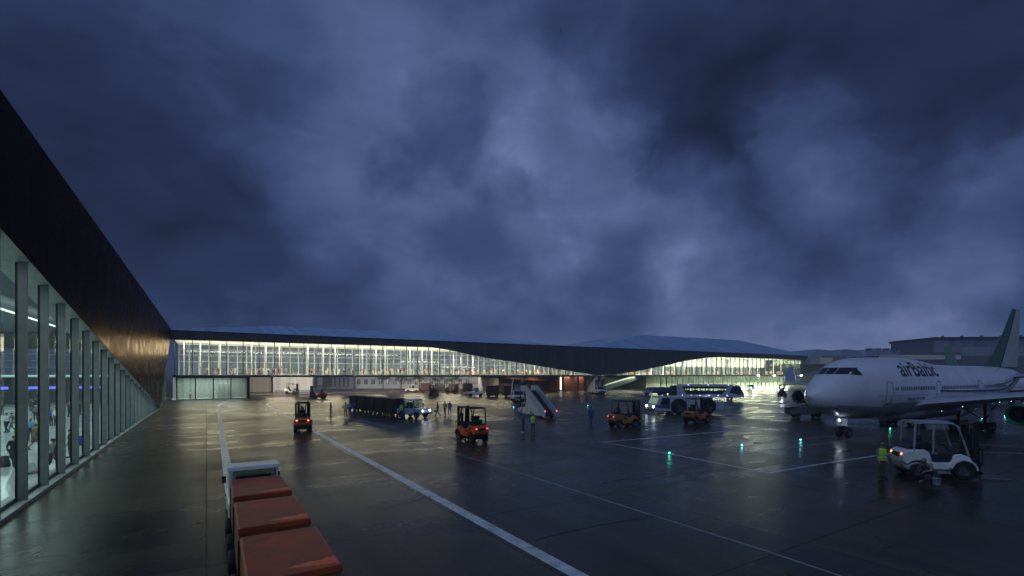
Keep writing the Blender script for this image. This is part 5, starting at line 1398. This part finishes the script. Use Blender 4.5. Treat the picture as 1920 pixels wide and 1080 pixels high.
def person(kind, loc, deg, label, mats, group=None, hair=None, vest=False, cap=None, coat=False, scale=1.0, skin=None, detail=True):
    key = (kind, coat, detail)
    if key not in PM: PM[key] = person_mesh('person_'+kind, kind, coat=coat, voxel=.021 if detail else .032, keep=.5 if detail else .35)
    me, J, hm, em = PM[key]
    o = bpy.data.objects.new('person', me); COL.objects.link(o)
    o.location = loc; o.rotation_euler = (0, 0, R(deg)); o.scale = (scale,)*3
    tag(o, label, 'person', group)
    for i, m in enumerate([skin or M_skin] + list(mats)):
        o.material_slots[i].link = 'OBJECT'; o.material_slots[i].material = m
    def child(name, mesh, mat, locv, rx=0):
        c = bpy.data.objects.new(name, mesh); COL.objects.link(c); c.parent = o; c.location = locv; c.rotation_euler = (rx, 0, 0)
        if mat: c.material_slots[0].link = 'OBJECT'; c.material_slots[0].material = mat
        return c
    rx = R(35) if kind == 'crouch' else 0
    if cap: 
        c = child('cap', hm, cap, J['hd']+V(0, 0, .014), rx); 
        b = MB().prism([(-.085, -.07), (.085, -.07), (.07, -.17), (-.07, -.17)], .035, .047, 'z').build('peak', cap, c)
    else: child('hair', hm, hair or M_hair, J['hd'], rx)
    if detail: child('facial_features', em, None, J['hd'], rx)
    if vest:
        k = ('vest',)
        if k not in PM:
            mb = MB(); rings = []
            zs = [.90, .965, .97, 1.015, 1.02, 1.12, 1.125, 1.17, 1.175, 1.30, 1.40, 1.455, 1.475]
            rx_ = [.215, .212, .212, .208, .208, .205, .205, .207, .207, .222, .222, .150, .09]
            for z, r in zip(zs, rx_):
                rings.append([(r*math.copysign(abs(math.cos(a))**.8, math.cos(a)), (.152 if z < 1.42 else r*.75)*math.copysign(abs(math.sin(a))**.8, math.sin(a)), z) for a in [2*math.pi*q/24 for q in range(24)]])
            mb.loft(rings, 0, False, lambda c: 1 if (.967 < c.z < 1.018 or 1.122 < c.z < 1.173) else 0)
            PM[k] = mb.mesh('hi_vis_vest', [M_vest, M_refl], True)
        c = bpy.data.objects.new('hi_vis_vest', PM[k]); COL.objects.link(c); c.parent = o
    return o
BL = [M_ovr, M_ovr, M_shoe]; VS = [M_navyc, M_navyc, M_shoe]
person('arms', G(620, 782), 100, 'person in blue overalls with arms folded standing alone beside the lane line', BL, scale=1.02)
person('hips', G(648, 782), 165, 'person in lime vest with hands on hips seen from behind by the dark carts', [M_ovr, M_navyc, M_shoe], vest=True)
person('stand', G(655.5, 779), 20, 'person in light blue jacket facing the lime vest worker', [M_lblue, M_ovr, M_shoe])
person('arms', G(664, 783), -80, 'person in dark blue overalls standing against the last dark cart', BL)
person('stand', G(753, 784), 170, 'person in lime vest standing next to the pale blue tractor cab', [M_ovr, M_ovr, M_shoe], vest=True)
person('walk', G(820.5, 781), -80, 'person in blue overalls walking with a blue bag right of the headlights', BL)
bg_ = MB().prism([(-.16, 0), (.16, 0), (.19, .24), (-.19, .24)], -.07, .07).tube([(-.1, 0, .23), (-.06, 0, .36), (.06, 0, .36), (.1, 0, .23)], .012, 6).build('tool_bag', M_bluec, None, bevel=.02)
bg_.location = G(818, 781)+V(-.08, -.2, .52); tag(bg_, 'blue tool bag carried by the walking person near the headlights', 'bag')
person('stand', G(834, 777.5), 150, 'person in green lit vest and dark trousers beside another in blue', [M_navyc, M_navyc, M_shoe], vest=True)
person('hips', G(843, 778), 178, 'person in blue overalls seen from behind, tall, above the orange forklift mast', BL)
person('arms', G(981, 812), -60, 'person in navy overalls with light blue cap standing before the stairs truck', [M_ovr, M_ovr, M_whitec], cap=M_lblue)
person('stand', G(999, 813), 10, 'person in lime vest and blue trousers standing before the stairs truck', [M_ovr, M_ovr, M_shoe], vest=True)
person('walk', G(1108, 797), 175, 'person in blue work clothes walking away alone across the dark apron', BL, scale=1.03)
person('stand', G(1653, 898), 12, 'person in lime vest and brown trousers watching beside the white forklift', [M_greysh, M_brown, M_shoe], vest=True, cap=M_brown, scale=1.0)
person('crouch', G(1744, 905), -72, 'person in grey brown jacket kneeling beside the white forklift with hand at face', [M_khaki, M_navyc, pmat('tan_boots', (.25, .2, .13), .7)], cap=M_brown, scale=1.02)
dv = person('sit', (0, 0, 0), 0, 'driver in dark navy clothes seated in the orange red forklift seen from behind', [M_navyc, M_navyc, M_shoe])
fl = fo.matrix_basis
MX = Matrix.Translation(fo.location) @ Matrix.Rotation(fo.rotation_euler.z, 4, 'Z') @ Matrix.Scale(1.14, 4)
dv.location = MX @ V(-.30, .05, 1.10); dv.rotation_euler = (0, 0, fo.rotation_euler.z + R(90)); dv.scale = (1.05,)*3
person('stand', G(1389, 737), 90, 'dark clad person standing on the bright apron right of the bus front', [M_blackc, M_blackc, M_shoe])
person('stand', G(1272, 740), 90, 'person in navy by the dark wall near the cargo truck', [M_navyc, M_navyc, M_shoe])
bk = MB().lathe([(0, .0), (.13, .0), (.17, .30), (.18, .31), (.165, .305), (.125, .02), (0, .02)], 'z', 20).tube([(-.17, 0, .29), (-.12, 0, .42), (.12, 0, .42), (.17, 0, .29)], .008, 6).build('bucket', pmat('pale_blue_plastic', (.28, .38, .45), .4), None, True)
bk.location = G(1756, 909); tag(bk, 'pale blue bucket on the ground behind the kneeling person', 'bucket')
# travellers in the near wing
HG = 'travellers in the near wing'
def hp(kind, px, py, deg, label, mats, **k): return person(kind, G(px, py), deg, label, mats, HG, **k)
hp('walk', 12, 812, -100, 'person in white t-shirt and dark trousers walking by a man in grey suit', [M_whitec, M_blackc, M_shoe])
hp('walk', 22, 811, -70, 'person in open grey suit walking left of the widest fin', [M_greyc, M_greyc, M_shoe])
hp('pull', 27, 876, 60, 'person in black coat pulling a black suitcase at the left edge', [M_blackc, M_blackc, M_shoe], coat=True)
hp('arms', 57, 828, 20, 'person in bright blue shirt beside the one in a brown coat', [M_lblue, M_navyc, M_shoe], hair=M_hair2)
hp('walk', 66, 843, 170, 'person in long brown coat walking away between the first two fins', [M_coat, M_skin, M_shoe], coat=True, hair=M_hair2)
hp('walk', 99, 885, 165, 'person in grey hooded top and dark trousers walking beyond the white suitcase', [M_greyc, M_blackc, M_shoe])
hp('stand', 132, 858, -60, 'person in dark suit standing between the third and fourth fins', [M_blackc, M_blackc, M_shoe])
hp('stand', 96, 799, 0, 'person in royal blue shirt facing one in white', [M_bluec, M_navyc, M_shoe])
hp('stand', 105, 799, -150, 'person in white shirt with back turned beside royal blue shirt', [M_whitec, M_blackc, M_shoe])
hp('stand', 67, 790, 40, 'person in grey jacket with light hat behind the brown coat', [M_greyc, M_blackc, M_shoe], cap=M_cream2)
for i, (x, y) in enumerate(((130, 782), (137, 780), (150, 779), (158, 781), (58, 771), (66, 769), (62, 775), (92, 776), (4, 778), (40, 782), (182, 778), (205, 776))):
    person('stand' if i % 2 else 'arms', G(x, y), i*47, 'dark clad traveller standing far back in the near wing hall', [M_blackc if i % 3 else M_navyc, M_blackc, M_shoe], 'dark travellers deep in the near wing')
def suitcase(name, label, mat, px, py, deg, tilt):
    t = thing(name, label, 'suitcase', G(px, py), R(deg))
    bd = MB().bx(-.14, .14, -.24, .24, .06, .70).build('shell', mat, t, bevel=.05); bd.rotation_euler = (0, R(tilt), 0)
    hd_ = MB().tube([(0, -.12, .68), (0, -.12, 1.1), (0, .12, 1.1), (0, .12, .68)], .012, 6).build('handle', M_grey, t, True); hd_.rotation_euler = (0, R(tilt), 0)
    for y in (-.18, .18): MB().lathe([(0, -.02), (.04, -.02), (.04, .02), (0, .02)], 'y', 10, (.0, y, .04)).build('wheel', M_black, t)
suitcase('suitcase', 'black wheeled suitcase tilted on the hall floor at the left edge', M_blackc, 9, 877, 150, 40)
suitcase('suitcase', 'large white hard suitcase between the first two fins', pmat('white_shell', (.65, .66, .66), .3), 62, 889, 160, 48)
suitcase('suitcase', 'bright blue wheeled suitcase between fourth and fifth fins', M_bluec, 155, 835, 160, 25)
# travellers on the upper floor of the far terminal
M_pink = pmat('pink_cloth', (.75, .38, .32), .8)
cols = [M_whitec, M_cream2, M_pink, M_whitec, M_cream2, M_whitec, M_redc, M_cream2, M_coat]
rr = random.Random(11); kinds = ['stand', 'walk', 'arms', 'hips']
MXH = Matrix.Translation((-67, 96.5, 0)) @ Matrix.Rotation(FA, 4, 'Z')
UG = 'travellers on the upper floor of the far terminal'
for i in range(190):
    s = rr.uniform(1, 100) if i < 115 else rr.uniform(128, 228)
    s = round(s/5)*5 + rr.gauss(0, 1.7)
    if s < .8 or s > 232 or (104 < s < 124): continue
    p = MXH @ V(s, rr.uniform(.6, 4.0), 4.98)
    a = cols[rr.randrange(len(cols))]; b = cols[rr.randrange(len(cols))]
    person(kinds[rr.randrange(4)], p, rr.uniform(0, 360), 'traveller standing inside the lit upper hall of the far terminal', [a, b, M_shoe], UG, scale=rr.uniform(.95, 1.08), detail=False)
person('stand', MXH @ V(2.2, 3.5, .03), 60, 'person in pale shirt standing inside the glazed ground floor lobby', [M_cream2, M_greyc, M_shoe])
# bird
bd = MB().loft([[(x, r*math.cos(a), r*math.sin(a)*.8) for a in [math.pi*2*k/8 for k in range(8)]] for x, r in ((-.28, .01), (-.15, .05), (.0, .075), (.14, .05), (.22, .03), (.27, .01))]).build('bird', pmat('bird_dark', (.02, .02, .025), .8), None, True)
for s_ in (-1, 1): MB().add([(.10, s_*.05, .02), (-.10, s_*.05, .02), (-.14, s_*.35, .20), (-.02, s_*.42, .22), (-.10, s_*.75, .10), (-.04, s_*.5, .2)], [(0, 1, 2, 3), (3, 2, 4, 5)]).build('wing', M_black, bd)
Yb = 25; bd.scale = (.24,)*3; bd.location = ((1051-CX)/FPX*Yb, Yb, CH+(HY-57)/FPX*Yb); bd.rotation_euler = (R(70), R(-60), R(80)); tag(bd, 'tiny dark bird flying high in the cloudy sky', 'bird')

# ------------------------------------------------------------------ damp evening air
def build_haze():
    hz = MB().bx(-2600, 2600, -350, 4100, -1, 26).build('haze', [])
    m = bpy.data.materials.new('haze'); m.use_nodes = True; nt = m.node_tree
    nt.nodes.remove(nt.nodes['Principled BSDF'])
    v = nd(nt, 'ShaderNodeVolumePrincipled'); v.inputs['Color'].default_value = (.80, .86, .95, 1); v.inputs['Density'].default_value = .0009; v.inputs['Anisotropy'].default_value = .2
    nt.links.new(v.outputs[0], nt.nodes['Material Output'].inputs['Volume'])
    hz.data.materials.append(m); hz['kind'] = 'stuff'
build_haze()
cy.volume_bounces = 0
